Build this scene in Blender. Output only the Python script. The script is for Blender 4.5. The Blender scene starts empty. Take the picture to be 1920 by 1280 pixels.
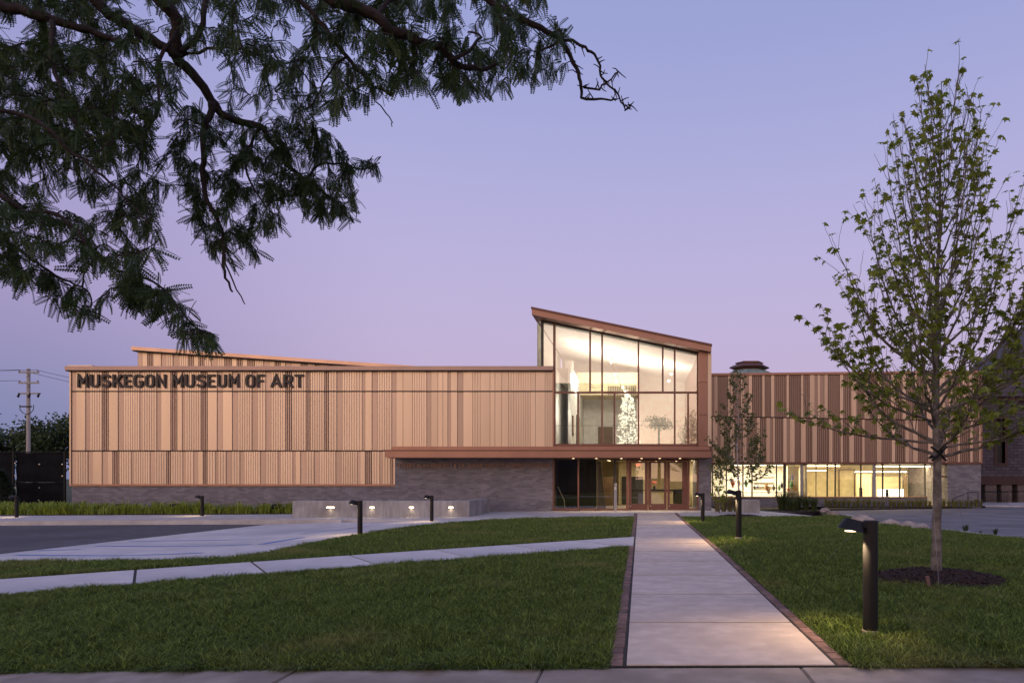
import bpy, bmesh, math, random
import numpy as np
from mathutils import Vector, Matrix
R = math.radians
random.seed(7); rng = np.random.default_rng(11)
sc = bpy.context.scene
C = sc.collection

# ------------------------------------------------------------------ camera
F, CX, CY, EYE = 1280.0, 1200.0, 895.0, 1.6       # focal length and axis of the shift lens, eye height
cd = bpy.data.cameras.new('camera'); cam = bpy.data.objects.new('camera', cd); C.objects.link(cam)
cam.location = (0, 0, EYE); cam.rotation_euler = (R(90), 0, 0)
cd.sensor_width = 36; cd.lens = 24; cd.sensor_fit = 'HORIZONTAL'
cd.shift_x = (960 - CX) / 1920; cd.shift_y = (CY - 640) / 1920
cd.clip_start = 0.05; cd.clip_end = 3000
sc.camera = cam

# ------------------------------------------------------------------ world: dusk sky, afterglow behind the camera
w = bpy.data.worlds.new('World'); sc.world = w; w.use_nodes = True
nt = w.node_tree; nt.nodes.clear(); N = nt.nodes.new; L = nt.links.new
tc = N('ShaderNodeTexCoord'); sp = N('ShaderNodeSeparateXYZ'); L(tc.outputs['Generated'], sp.inputs[0])
def ramp(stops):
    r = N('ShaderNodeValToRGB'); cr = r.color_ramp; cr.interpolation = 'B_SPLINE'
    cr.elements[0].position, cr.elements[0].color = stops[0][0], (*stops[0][1], 1)
    cr.elements[1].position, cr.elements[1].color = stops[-1][0], (*stops[-1][1], 1)
    for p, c in stops[1:-1]:
        e = cr.elements.new(p); e.color = (*c, 1)
    L(sp.outputs[2], r.inputs[0]); return r
def mrange(sock, a, b):
    m = N('ShaderNodeMapRange'); m.interpolation_type = 'SMOOTHSTEP'
    m.inputs[1].default_value = a; m.inputs[2].default_value = b; L(sock, m.inputs[0]); return m.outputs[0]
def mix(fac, a, b):
    m = N('ShaderNodeMix'); m.data_type = 'RGBA'; L(fac, m.inputs[0]); L(a, m.inputs[6]); L(b, m.inputs[7]); return m.outputs[2]
east = ramp([(0.0, (.35, .31, .48)), (.10, (.49, .385, .58)), (.20, (.50, .42, .635)), (.36, (.435, .412, .675)), (.55, (.295, .335, .62)), (1, (.235, .285, .56))])
north = ramp([(0.0, (.155, .20, .36)), (.10, (.225, .235, .43)), (.20, (.35, .285, .50)), (.36, (.35, .325, .58)), (.55, (.25, .285, .57)), (1, (.235, .285, .56))])
west = ramp([(0.0, (.78, .48, .31)), (.12, (.76, .53, .39)), (.28, (.56, .47, .44)), (.55, (.27, .26, .40)), (1, (.107, .13, .255))])
w2 = N('ShaderNodeVectorMath'); w2.operation = 'SCALE'; w2.inputs['Scale'].default_value = 2.2; L(west.outputs[0], w2.inputs[0])
c1 = mix(mrange(sp.outputs[0], -.28, -.72), east.outputs[0], north.outputs[0])
dp = N('ShaderNodeVectorMath'); dp.operation = 'DOT_PRODUCT'; dp.inputs[1].default_value = (-.43, -.90, 0)
L(tc.outputs['Generated'], dp.inputs[0])
c2 = mix(mrange(dp.outputs['Value'], -.15, .95), c1, w2.outputs[0])
bg = N('ShaderNodeBackground'); L(c2, bg.inputs[0]); bg.inputs[1].default_value = .97
sky = N('ShaderNodeTexSky'); sky.sky_type = 'NISHITA'; sky.sun_disc = False
sky.sun_elevation = R(1.0); sky.sun_rotation = R(205.5)
bg2 = N('ShaderNodeBackground'); L(sky.outputs[0], bg2.inputs[0]); bg2.inputs[1].default_value = 0.01
ad = N('ShaderNodeAddShader'); L(bg.outputs[0], ad.inputs[0]); L(bg2.outputs[0], ad.inputs[1])
ow = N('ShaderNodeOutputWorld'); L(ad.outputs[0], ow.inputs[0])

# ------------------------------------------------------------------ the last glow of the sun, behind and left of the camera
sd = bpy.data.lights.new('sun', 'SUN'); sun = bpy.data.objects.new('sun', sd); C.objects.link(sun)
sd.energy = 0.22; sd.angle = R(28); sd.color = (1, .66, .44)
sun.rotation_euler = Vector((.43, .90, -.17)).to_track_quat('-Z', 'Y').to_euler()
vs = sc.view_settings; vs.view_transform = 'Standard'; vs.look = 'None'; vs.gamma = 1; vs.exposure = 0.14; vs.use_curve_mapping = False
sc.render.engine = 'CYCLES'
cy = sc.cycles; cy.use_denoising = True; cy.max_bounces = 8; cy.transparent_max_bounces = 24; cy.sample_clamp_indirect = 4
cy.caustics_reflective = False; cy.caustics_refractive = False

# ------------------------------------------------------------------ materials
M = {}
def principled(name):
    m = bpy.data.materials.new(name); m.use_nodes = True; M[name] = m
    return m, m.node_tree, m.node_tree.nodes['Principled BSDF']
def setc(b, rough, metal=0, spec=.5):
    b.inputs['Roughness'].default_value = rough; b.inputs['Metallic'].default_value = metal
    b.inputs['Specular IOR Level'].default_value = spec
def noisy(name, c1, c2, rough=.8, metal=0, scale=4, detail=6, bump=0, bscale=60, spec=.4, stretch=None, rnd=0, pos=(.35, .65), c3=None, s3=.6):
    """a surface whose colour wanders between c1 and c2, with fine relief; rnd varies it from piece to piece"""
    m, t, b = principled(name); n = t.nodes.new; l = t.links.new; setc(b, rough, metal, spec)
    co = n('ShaderNodeTexCoord'); src = co.outputs['Object']
    if rnd:
        oi = n('ShaderNodeObjectInfo'); va = n('ShaderNodeVectorMath'); va.operation = 'MULTIPLY_ADD'
        va.inputs[1].default_value = (31, 17, 23); l(oi.outputs['Random'], va.inputs[0]); l(src, va.inputs[2]); src = va.outputs[0]
    if stretch:
        mp = n('ShaderNodeMapping'); mp.inputs['Scale'].default_value = stretch; l(src, mp.inputs[0]); src2 = mp.outputs[0]
    else: src2 = src
    no = n('ShaderNodeTexNoise'); no.inputs['Scale'].default_value = scale; no.inputs['Detail'].default_value = detail; l(src2, no.inputs['Vector'])
    cr = n('ShaderNodeValToRGB'); e = cr.color_ramp.elements; e[0].position, e[1].position = pos
    e[0].color = (*c1, 1); e[1].color = (*c2, 1); l(no.outputs[0], cr.inputs[0]); col = cr.outputs[0]
    if c3:
        n3 = n('ShaderNodeTexNoise'); n3.inputs['Scale'].default_value = s3; n3.inputs['Detail'].default_value = 3; l(src, n3.inputs['Vector'])
        mr = n('ShaderNodeMapRange'); mr.inputs[1].default_value = .45; mr.inputs[2].default_value = .68; l(n3.outputs[0], mr.inputs[0])
        mx = n('ShaderNodeMix'); mx.data_type = 'RGBA'; l(mr.outputs[0], mx.inputs[0]); l(col, mx.inputs[6]); mx.inputs[7].default_value = (*c3, 1); col = mx.outputs[2]
    if rnd:
        hs = n('ShaderNodeHueSaturation'); mr = n('ShaderNodeMapRange'); mr.inputs[3].default_value = 1 - rnd; mr.inputs[4].default_value = 1 + rnd
        l(oi.outputs['Random'], mr.inputs[0]); l(mr.outputs[0], hs.inputs['Value']); l(col, hs.inputs['Color']); col = hs.outputs[0]
    l(col, b.inputs['Base Color'])
    if bump:
        n2 = n('ShaderNodeTexNoise'); n2.inputs['Scale'].default_value = bscale; n2.inputs['Detail'].default_value = 4; l(src, n2.inputs['Vector'])
        bp = n('ShaderNodeBump'); bp.inputs['Strength'].default_value = bump; bp.inputs['Distance'].default_value = .02
        l(n2.outputs[0], bp.inputs['Height']); l(bp.outputs[0], b.inputs['Normal'])
    return m
def plain(name, c, rough=.5, metal=0, spec=.5):
    return noisy(name, tuple(x * .9 for x in c), tuple(min(1, x * 1.08) for x in c), rough, metal, 3, 4, 0, spec=spec)
def emit(name, c, s):
    m, t, b = principled(name); b.inputs['Base Color'].default_value = (*c, 1)
    b.inputs['Emission Color'].default_value = (*c, 1); b.inputs['Emission Strength'].default_value = s; return m
def leafmat(name, a, bcol, trans=.25, rough=.5):
    """leaves: the colour changes from leaf to leaf, some light passes through"""
    m, t, b = principled(name); n = t.nodes.new; l = t.links.new; setc(b, rough, 0, .35)
    g = n('ShaderNodeNewGeometry'); oi = n('ShaderNodeObjectInfo'); ad = n('ShaderNodeMath'); ad.operation = 'ADD'
    l(g.outputs['Random Per Island'], ad.inputs[0]); l(oi.outputs['Random'], ad.inputs[1])
    fr = n('ShaderNodeMath'); fr.operation = 'FRACT'; l(ad.outputs[0], fr.inputs[0])
    cr = n('ShaderNodeValToRGB'); cr.color_ramp.elements[0].color = (*a, 1); cr.color_ramp.elements[1].color = (*bcol, 1); l(fr.outputs[0], cr.inputs[0])
    l(cr.outputs[0], b.inputs['Base Color'])
    tr = n('ShaderNodeBsdfTranslucent'); l(cr.outputs[0], tr.inputs[0]); mx = n('ShaderNodeMixShader'); mx.inputs[0].default_value = trans
    l(b.outputs[0], mx.inputs[1]); l(tr.outputs[0], mx.inputs[2]); l(mx.outputs[0], t.nodes['Material Output'].inputs[0]); return m
def grassmat(name, a, bcol, dry):
    m, t, b = principled(name); n = t.nodes.new; l = t.links.new; setc(b, .6, 0, .25)
    g = n('ShaderNodeNewGeometry'); cr = n('ShaderNodeValToRGB'); cr.color_ramp.elements[0].color = (*a, 1); cr.color_ramp.elements[1].color = (*bcol, 1)
    em = cr.color_ramp.elements.new(.6); em.color = (*[p * .55 + q * .30 for p, q in zip(a, bcol)], 1)
    l(g.outputs['Random Per Island'], cr.inputs[0])
    no = n('ShaderNodeTexNoise'); no.inputs['Scale'].default_value = .55; no.inputs['Detail'].default_value = 5; l(g.outputs['Position'], no.inputs['Vector'])
    mr = n('ShaderNodeMapRange'); mr.inputs[1].default_value = .54; mr.inputs[2].default_value = .76; mr.inputs[4].default_value = .6; l(no.outputs[0], mr.inputs[0])
    mx = n('ShaderNodeMix'); mx.data_type = 'RGBA'; l(mr.outputs[0], mx.inputs[0]); l(cr.outputs[0], mx.inputs[6]); mx.inputs[7].default_value = (*dry, 1)
    l(mx.outputs[2], b.inputs['Base Color'])
    tr = n('ShaderNodeBsdfTranslucent'); l(mx.outputs[2], tr.inputs[0]); ms = n('ShaderNodeMixShader'); ms.inputs[0].default_value = .2
    l(b.outputs[0], ms.inputs[1]); l(tr.outputs[0], ms.inputs[2]); l(ms.outputs[0], t.nodes['Material Output'].inputs[0]); return m
def brickmat(name, c1, c2, mortar, bw=.2, bh=.067, ms=.008, axis='XZ', bias=0):
    m, t, b = principled(name); n = t.nodes.new; l = t.links.new; setc(b, .85, 0, .3)
    co = n('ShaderNodeTexCoord'); s = n('ShaderNodeSeparateXYZ'); l(co.outputs['Object'], s.inputs[0]); cb = n('ShaderNodeCombineXYZ')
    ax = n('ShaderNodeMath'); ax.operation = 'ADD'; l(s.outputs[0], ax.inputs[0]); l(s.outputs[1], ax.inputs[1])
    l(ax.outputs[0], cb.inputs[0]); l(s.outputs[2], cb.inputs[1])
    bt = n('ShaderNodeTexBrick'); l(cb.outputs[0], bt.inputs['Vector']); bt.inputs['Scale'].default_value = 1
    bt.inputs['Color1'].default_value = (*c1, 1); bt.inputs['Color2'].default_value = (*c2, 1); bt.inputs['Mortar'].default_value = (*mortar, 1)
    bt.inputs['Brick Width'].default_value = bw; bt.inputs['Row Height'].default_value = bh; bt.inputs['Mortar Size'].default_value = ms; bt.inputs['Bias'].default_value = bias
    no = n('ShaderNodeTexNoise'); no.inputs['Scale'].default_value = 1.3; no.inputs['Detail'].default_value = 6; l(co.outputs['Object'], no.inputs['Vector'])
    mr = n('ShaderNodeMapRange'); mr.inputs[3].default_value = .72; mr.inputs[4].default_value = 1.25; l(no.outputs[0], mr.inputs[0])
    mx = n('ShaderNodeMix'); mx.data_type = 'RGBA'; mx.blend_type = 'MULTIPLY'; mx.inputs[0].default_value = 1; l(bt.outputs[0], mx.inputs[6]); l(mr.outputs[0], mx.inputs[7])
    # a few much darker, odd bricks
    vo = n('ShaderNodeTexVoronoi'); vo.inputs['Scale'].default_value = 2.2; l(cb.outputs[0], vo.inputs['Vector'])
    l(mx.outputs[2], b.inputs['Base Color'])
    bp = n('ShaderNodeBump'); bp.inputs['Strength'].default_value = .12; bp.inputs['Distance'].default_value = .01; bp.invert = True
    l(bt.outputs['Fac'], bp.inputs['Height']); l(bp.outputs[0], b.inputs['Normal']); return m
def glassmat(name, base=.14, tint=(1, 1, 1), refl=(1, 1, 1)):
    m, t, b = principled(name); n = t.nodes.new; l = t.links.new; t.nodes.remove(b)
    tr = n('ShaderNodeBsdfTransparent'); tr.inputs[0].default_value = (*tint, 1); gl = n('ShaderNodeBsdfGlossy'); gl.inputs['Roughness'].default_value = .004
    gl.inputs[0].default_value = (*refl, 1)
    fr = n('ShaderNodeFresnel'); fr.inputs[0].default_value = 1.5; ad = n('ShaderNodeMath'); ad.operation = 'ADD'; ad.use_clamp = True; ad.inputs[1].default_value = base
    l(fr.outputs[0], ad.inputs[0]); mx = n('ShaderNodeMixShader'); l(ad.outputs[0], mx.inputs[0]); l(tr.outputs[0], mx.inputs[1]); l(gl.outputs[0], mx.inputs[2])
    l(mx.outputs[0], t.nodes['Material Output'].inputs[0]); return m

noisy('ground', (.03, .045, .016), (.055, .07, .03), .95, scale=.4, bump=.4, bscale=8)
noisy('soil', (.018, .022, .010), (.035, .04, .018), .95, scale=6, bump=.5, bscale=40)
noisy('concrete', (.46, .42, .40), (.56, .52, .49), .7, scale=2.2, detail=8, bump=.12, bscale=180, rnd=.05, c3=(.40, .37, .355), s3=.9)
noisy('walk_concrete', (.55, .44, .36), (.67, .545, .455), .7, scale=5, detail=8, bump=.12, bscale=180, rnd=.06, c3=(.53, .425, .35), s3=2.6)
noisy('concrete_apron', (.52, .475, .46), (.63, .58, .555), .75, scale=1.6, detail=8, bump=.1, bscale=120, c3=(.43, .41, .415), s3=.35)
noisy('old_concrete', (.30, .245, .20), (.41, .335, .28), .85, scale=5, detail=9, bump=.35, bscale=160, rnd=.06, c3=(.25, .20, .165), s3=1.2)
noisy('form_concrete', (.30, .28, .27), (.42, .40, .385), .8, scale=3, detail=7, bump=.15, bscale=90, stretch=(2.2, 2.2, .35), c3=(.25, .23, .22), s3=1.1)
noisy('asphalt', (.075, .070, .075), (.115, .108, .112), .85, scale=2.5, detail=8, bump=.35, bscale=220, c3=(.065, .06, .064), s3=.3)
noisy('asphalt_old', (.15, .14, .15), (.22, .205, .215), .85, scale=1.2, detail=8, bump=.3, bscale=180, stretch=(.5, 2.0, 1), c3=(.12, .11, .115), s3=.5)
noisy('bed_joint', (.03, .026, .022), (.05, .045, .04), .95, scale=20)
noisy('edging_brick', (.17, .095, .080), (.25, .145, .115), .85, scale=9, detail=6, bump=.3, bscale=120, rnd=.28)
plain('blue_paint', (.10, .22, .48), .7)
brickmat('brick', (.145, .134, .152), (.24, .22, .24), (.205, .188, .205), .32, .10, ms=.009)
brickmat('stone', (.062, .052, .062), (.105, .088, .098), (.036, .03, .035), .55, .22, .02)
noisy('church_base', (.10, .075, .07), (.16, .12, .11), .9, scale=3, bump=.5, bscale=14)
noisy('church_roof', (.06, .05, .062), (.09, .075, .09), .8, scale=6, bump=.3, bscale=30)
noisy('red_stone', (.055, .03, .028), (.08, .042, .038), .9, scale=5)
def metal(name, c, rough, m=.75):
    return noisy(name, tuple(x * .93 for x in c), tuple(x * 1.06 for x in c), rough, m, 1.2, 5, .035, 1.2, spec=.5, stretch=(1, 1, .25), rnd=.07)
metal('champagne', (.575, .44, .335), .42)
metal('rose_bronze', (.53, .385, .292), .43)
metal('bronze', (.31, .212, .168), .45)  # darker copy: its colour stands in for panels reflecting less of the glow
metal('champagne_dim', (.43, .315, .255), .44)  # dimmed champagne, the weaker reflection put into its colour
metal('copper_trim', (.325, .17, .122), .42, .55)
metal('copper_light', (.62, .40, .29), .45)
metal('copper_dark', (.16, .07, .055), .45, .4)
metal('cap_metal', (.34, .235, .20), .45, .6)
plain('reveal', (.03, .018, .015), .7)
plain('frame', (.20, .085, .06), .45, .3)
plain('door_frame', (.135, .055, .045), .4, .3)
plain('dark_frame', (.035, .024, .02), .5)
plain('sign_metal', (.026, .017, .016), .5, 0)
plain('letter_bronze', (.25, .145, .105), .45, .3)
plain('black_metal', (.010, .0095, .010), .5, 0, .25)
plain('post_paint', (.014, .0125, .012), .45, 0, .25)
plain('grey_metal', (.30, .29, .31), .5, .4)
plain('steel', (.55, .55, .55), .35, .9)
plain('white_wall', (.80, .785, .74), .9)
plain('cream_wall', (.74, .66, .46), .9)
plain('back_wall', (.66, .57, .38), .9)
plain('room_floor', (.32, .26, .20), .5)
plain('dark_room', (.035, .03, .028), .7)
plain('wood_dark', (.16, .10, .06), .5)
plain('grille', (.18, .14, .10), .6)
plain('picture_a', (.45, .25, .18), .7); plain('picture_b', (.35, .33, .20), .7)
plain('flower', (.6, .12, .08), .6)
plain('fabric_black', (.016, .014, .018), .8)
noisy('fence_fabric', (.005, .005, .007), (.009, .009, .012), .8, scale=2, bump=.3, bscale=3, spec=.1)
noisy('green_copper', (.20, .26, .22), (.30, .36, .31), .7, scale=3)
noisy('pole_wood', (.33, .29, .27), (.43, .39, .36), .85, scale=3, stretch=(4, 4, .3))
noisy('rock', (.24, .19, .16), (.40, .33, .28), .9, scale=3, detail=8, bump=.7, bscale=12, rnd=.12)
noisy('mulch', (.022, .013, .012), (.06, .034, .030), .9, scale=40, rnd=0)
noisy('mulch_bed', (.018, .011, .010), (.03, .02, .018), .95, scale=20, bump=.8, bscale=30)
noisy('bark_locust', (.020, .013, .011), (.042, .028, .024), .9, scale=14, bump=.6, bscale=60, stretch=(1, 1, .4))
noisy('bark_maple', (.10, .082, .068), (.18, .152, .130), .85, scale=7, detail=8, bump=.5, bscale=70, c3=(.23, .20, .175), s3=7)
noisy('bark_birch', (.28, .24, .24), (.48, .43, .42), .8, scale=8, stretch=(1, 1, 3))
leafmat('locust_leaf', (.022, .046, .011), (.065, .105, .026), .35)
leafmat('maple_leaf', (.17, .215, .028), (.35, .39, .065), .5)
leafmat('birch_leaf', (.09, .12, .03), (.19, .19, .06), .4)
leafmat('far_leaf', (.03, .05, .018), (.08, .115, .04), .25)
leafmat('conifer_leaf', (.018, .035, .018), (.04, .06, .03), .1)
leafmat('bed_leaf', (.20, .28, .03), (.46, .52, .09), .35)
leafmat('tall_grass_leaf', (.11, .12, .03), (.24, .22, .06), .3)
leafmat('straw_leaf', (.13, .11, .04), (.24, .20, .08), .3)
grassmat('grass_blades', (.033, .068, .013), (.31, .41, .078), (.33, .285, .10))
glassmat('glass', .30, (.97, .98, .96), (1, .98, .96))
glassmat('glass_door', .13, (.90, .93, .88))
glassmat('glass_clear', .02, (.98, .99, .96))
emit('lamp_warm', (1, .72, .40), 5); emit('strip_light', (1, .86, .55), 7); emit('glow_panel', (1, .90, .68), 4.5)
emit('step_light', (1, .80, .52), 7); emit('bulb', (1, .88, .68), 16); emit('exit_red', (1, .10, .03), 2.2); emit('screen_white', (.9, .95, 1), 3)
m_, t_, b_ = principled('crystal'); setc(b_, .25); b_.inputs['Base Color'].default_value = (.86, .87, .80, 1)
b_.inputs['Emission Color'].default_value = (1, .93, .74, 1); b_.inputs['Emission Strength'].default_value = .7  # emission added so the glass pieces look brightly lit

# ------------------------------------------------------------------ helpers
def wl(o):
    v = Vector((0, 0, 0))
    while o: v += o.location; o = o.parent
    return v
def tag(o, label=None, cat=None, group=None, kind=None):
    if label: o['label'] = label
    if cat: o['category'] = cat
    if group: o['group'] = group
    if kind: o['kind'] = kind
    return o
def thing(name, label, cat, loc=(0, 0, 0), group=None):
    o = bpy.data.objects.new(name, None); C.objects.link(o); o.location = loc; o.empty_display_size = .2
    return tag(o, label, cat, group)
def part(name, parent=None, loc=(0, 0, 0)):
    o = bpy.data.objects.new(name, None); C.objects.link(o); o.location = loc; o.parent = parent; return o
def link_mesh(name, me, mat, parent=None, loc=(0, 0, 0), scale=(1, 1, 1), rot=(0, 0, 0)):
    """one more object on shared mesh data; loc is in world space"""
    o = bpy.data.objects.new(name, me); C.objects.link(o)
    if mat is not None and not me.materials: me.materials.append(M[mat])
    o.parent = parent; o.location = Vector(loc) - (wl(parent) if parent else Vector((0, 0, 0))); o.scale = scale; o.rotation_euler = rot; return o
def copy_tree(o, loc=None, parent=None):
    c = o.copy(); C.objects.link(c); c.parent = parent
    if loc is not None: c.location = loc
    for ch in list(o.children): copy_tree(ch, None, c)
    return c
class MB:
    """collects shapes in world space and links them as ONE mesh"""
    def __init__(s): s.v = []; s.f = []
    def add(s, v, f):
        k = len(s.v); s.v += [tuple(p) for p in v]; s.f += [tuple(i + k for i in q) for q in f]; return s
    def box(s, x0, x1, y0, y1, z0, z1):
        return s.add([(x0, y0, z0), (x1, y0, z0), (x1, y1, z0), (x0, y1, z0), (x0, y0, z1), (x1, y0, z1), (x1, y1, z1), (x0, y1, z1)],
                     [(0, 3, 2, 1), (4, 5, 6, 7), (0, 1, 5, 4), (1, 2, 6, 5), (2, 3, 7, 6), (3, 0, 4, 7)])
    def cbox(s, x0, x1, y0, y1, z0, z1, b=.01):
        bm = bmesh.new(); bmesh.ops.create_cube(bm, size=1)
        for v in bm.verts: v.co = Vector((x0 + (v.co.x + .5) * (x1 - x0), y0 + (v.co.y + .5) * (y1 - y0), z0 + (v.co.z + .5) * (z1 - z0)))
        bmesh.ops.bevel(bm, geom=bm.edges[:], offset=b, segments=1, affect='EDGES'); return s.bm(bm)
    def bm(s, bm, mt=None):
        bm.verts.index_update(); s.add([(mt @ v.co) if mt else v.co for v in bm.verts], [[v.index for v in f.verts] for f in bm.faces]); bm.free(); return s
    def prism(s, poly, y0, y1):
        """a polygon in x,z extruded along y"""
        n = len(poly); a = sum(poly[i][0] * poly[(i + 1) % n][1] - poly[(i + 1) % n][0] * poly[i][1] for i in range(n))
        if a < 0: poly = poly[::-1]
        v = [(x, y0, z) for x, z in poly] + [(x, y1, z) for x, z in poly]
        return s.add(v, [tuple(range(n)), tuple(range(2 * n - 1, n - 1, -1))] + [(i, i + n, (i + 1) % n + n, (i + 1) % n) for i in range(n)])
    def tube(s, pts, rad, n=6, cap=True):
        pts = [Vector(p) for p in pts]; k0 = len(s.v); m = len(pts)
        if not hasattr(rad, '__len__'): rad = [rad] * m
        t = (pts[1] - pts[0]).normalized(); u = t.orthogonal().normalized()
        for i, p in enumerate(pts):
            t = (pts[min(i + 1, m - 1)] - pts[max(i - 1, 0)])
            t = t.normalized() if t.length > 1e-9 else Vector((0, 0, 1))
            u = (u - t * u.dot(t)); u = u.normalized() if u.length > 1e-6 else t.orthogonal().normalized(); vv = t.cross(u)
            for j in range(n):
                a = 2 * math.pi * j / n; s.v.append(tuple(p + (u * math.cos(a) + vv * math.sin(a)) * rad[i]))
        for i in range(m - 1):
            for j in range(n): s.f.append((k0 + i * n + j, k0 + i * n + (j + 1) % n, k0 + (i + 1) * n + (j + 1) % n, k0 + (i + 1) * n + j))
        if cap: s.f.append(tuple(k0 + j for j in range(n - 1, -1, -1))); s.f.append(tuple(k0 + (m - 1) * n + j for j in range(n)))
        return s
    def lathe(s, prof, cx, cy, n=24, rot=0):
        k0 = len(s.v)
        for z, r in prof:
            for j in range(n): a = 2 * math.pi * j / n + rot; s.v.append((cx + r * math.cos(a), cy + r * math.sin(a), z))
        for i in range(len(prof) - 1):
            for j in range(n): s.f.append((k0 + i * n + j, k0 + i * n + (j + 1) % n, k0 + (i + 1) * n + (j + 1) % n, k0 + (i + 1) * n + j))
        s.f.append(tuple(k0 + j for j in range(n - 1, -1, -1))); s.f.append(tuple(k0 + (len(prof) - 1) * n + j for j in range(n))); return s
    def mesh(s, name, smooth=False, off=Vector((0, 0, 0))):
        me = bpy.data.meshes.new(name); me.from_pydata([tuple(Vector(p) - off) for p in s.v], [], s.f)
        if smooth: me.polygons.foreach_set('use_smooth', [True] * len(me.polygons))
        me.update(); return me
    def build(s, name, mat, parent=None, smooth=False, origin=None):
        off = Vector(origin) if origin is not None else (wl(parent) if parent else Vector((0, 0, 0)))
        me = s.mesh(name, smooth, off); me.materials.append(M[mat])
        o = bpy.data.objects.new(name, me); C.objects.link(o); o.parent = parent
        o.location = off - (wl(parent) if parent else Vector((0, 0, 0))); return o
def box(name, mat, parent, *a): return MB().box(*a).build(name, mat, parent)
def numesh(name, V, Fq, mat, parent=None, smooth=False):
    """a mesh from numpy arrays: V (n,3), Fq list of (m,k) index arrays; coordinates in world space"""
    off = np.array(wl(parent)) if parent else np.zeros(3)
    me = bpy.data.meshes.new(name); V = np.asarray(V, np.float32) - off.astype(np.float32)
    me.vertices.add(len(V)); me.vertices.foreach_set('co', V.ravel())
    Fq = [f for f in Fq if len(f)]
    li = np.concatenate([f.ravel() for f in Fq]).astype(np.int32); tot = np.concatenate([np.full(len(f), f.shape[1]) for f in Fq]).astype(np.int32)
    st = np.concatenate([[0], np.cumsum(tot)[:-1]]).astype(np.int32)
    me.loops.add(len(li)); me.loops.foreach_set('vertex_index', li); me.polygons.add(len(tot))
    me.polygons.foreach_set('loop_start', st); me.polygons.foreach_set('loop_total', tot)
    if smooth: me.polygons.foreach_set('use_smooth', np.ones(len(tot), bool))
    me.update(calc_edges=True); me.materials.append(M[mat])
    o = bpy.data.objects.new(name, me); C.objects.link(o); o.parent = parent; return o
def lamp(name, kind, loc, energy, color, parent=None, size=.1, size_y=None, aim=(0, 0, -1), spot=None, blend=.5, spread=None):
    d = bpy.data.lights.new(name, kind); o = bpy.data.objects.new(name, d); C.objects.link(o); o.parent = parent
    o.location = Vector(loc) - (wl(parent) if parent else Vector((0, 0, 0))); d.energy = energy; d.color = color
    if kind == 'AREA':
        d.size = size
        if size_y: d.shape = 'RECTANGLE'; d.size_y = size_y
        if spread: d.spread = R(spread)
    else: d.shadow_soft_size = size
    if kind == 'SPOT': d.spot_size = R(spot); d.spot_blend = blend
    o.rotation_euler = Vector(aim).to_track_quat('-Z', 'Y').to_euler(); return o

# ------------------------------------------------------------------ ground heights: falls gently to the left and towards the building
def S(t): t = max(0., min(1., t)); return t * t * (3 - 2 * t)
def g(x, y): return -.12 * S((y - 12) / 20) + .008 * max(min(x, 0), -12)
def mound(x, y):                                   # the lawn on the right swells a little beside the walk
    return .10 * S((x - 1.85) / .8) * math.exp(-((y - 15) / 7) ** 2) if x > 1.8 else 0
def gp(px, py, dz=0):
    """the point of the ground seen at a spot of the photograph"""
    y = 20.
    for _ in range(30): y = (EYE - g((px - CX) * y / F, y) - dz) * F / (py - CY)
    return ((px - CX) * y / F, y)
def P(px, py, y): return ((px - CX) * y / F, y, EYE + (CY - py) * y / F)
def X(px, y): return (px - CX) * y / F
def Z(py, y): return EYE + (CY - py) * y / F
def sheet(name, poly, zf, mat, thick=.25, step=1.2, kind='structure', parent=None, smooth=True):
    """a paving or lawn sheet following the ground, with a skirt down its edge"""
    bm = bmesh.new(); vs = [bm.verts.new((x, y, 0)) for x, y in poly]; bm.faces.new(vs); bm.normal_update()
    bmesh.ops.triangulate(bm, faces=bm.faces[:])
    xs = [p[0] for p in poly]; ys = [p[1] for p in poly]
    for ax, lo, hi in ((0, min(xs), max(xs)), (1, min(ys), max(ys))):
        k = lo + step
        while k < hi:
            co = (k, 0, 0) if ax == 0 else (0, k, 0); no = (1, 0, 0) if ax == 0 else (0, 1, 0)
            bmesh.ops.bisect_plane(bm, geom=bm.verts[:] + bm.edges[:] + bm.faces[:], plane_co=co, plane_no=no); k += step
    bmesh.ops.remove_doubles(bm, verts=bm.verts[:], dist=1e-4)
    bmesh.ops.recalc_face_normals(bm, faces=bm.faces[:])
    if bm.faces[:] and sum(f.normal.z for f in bm.faces) < 0: bmesh.ops.reverse_faces(bm, faces=bm.faces[:])
    for v in bm.verts: v.co.z = zf(v.co.x, v.co.y)
    if thick:
        be = [e for e in bm.edges if e.is_boundary]
        r = bmesh.ops.extrude_edge_only(bm, edges=be)
        for v in r['geom']:
            if isinstance(v, bmesh.types.BMVert): v.co.z -= thick
        bmesh.ops.recalc_face_normals(bm, faces=bm.faces[:])
    o = MB().bm(bm).build(name, mat, parent)
    if kind: o['kind'] = kind
    return o
def slab(poly, zf, gap, mat, parent, name='slab', thick=.09):
    """one paving slab, edges rounded off, standing in its joint"""
    c = Vector((sum(p[0] for p in poly) / len(poly), sum(p[1] for p in poly) / len(poly), 0))
    bm = bmesh.new(); top = []
    for x, y in poly:
        d = (c - Vector((x, y, 0))).normalized() * gap; top.append(bm.verts.new((x + d.x, y + d.y, zf(x, y))))
    f = bm.faces.new(top)
    if f.normal.z < 0: f.normal_flip()
    r = bmesh.ops.extrude_face_region(bm, geom=[f])
    for v in r['geom']:
        if isinstance(v, bmesh.types.BMVert): v.co.z -= thick
    bmesh.ops.recalc_face_normals(bm, faces=bm.faces[:])
    bmesh.ops.bevel(bm, geom=[e for e in bm.edges if all(v in top for v in e.verts)], offset=.012, segments=2, affect='EDGES')
    return MB().bm(bm).build(name, mat, parent, origin=(c.x, c.y, zf(c.x, c.y)))

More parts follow.
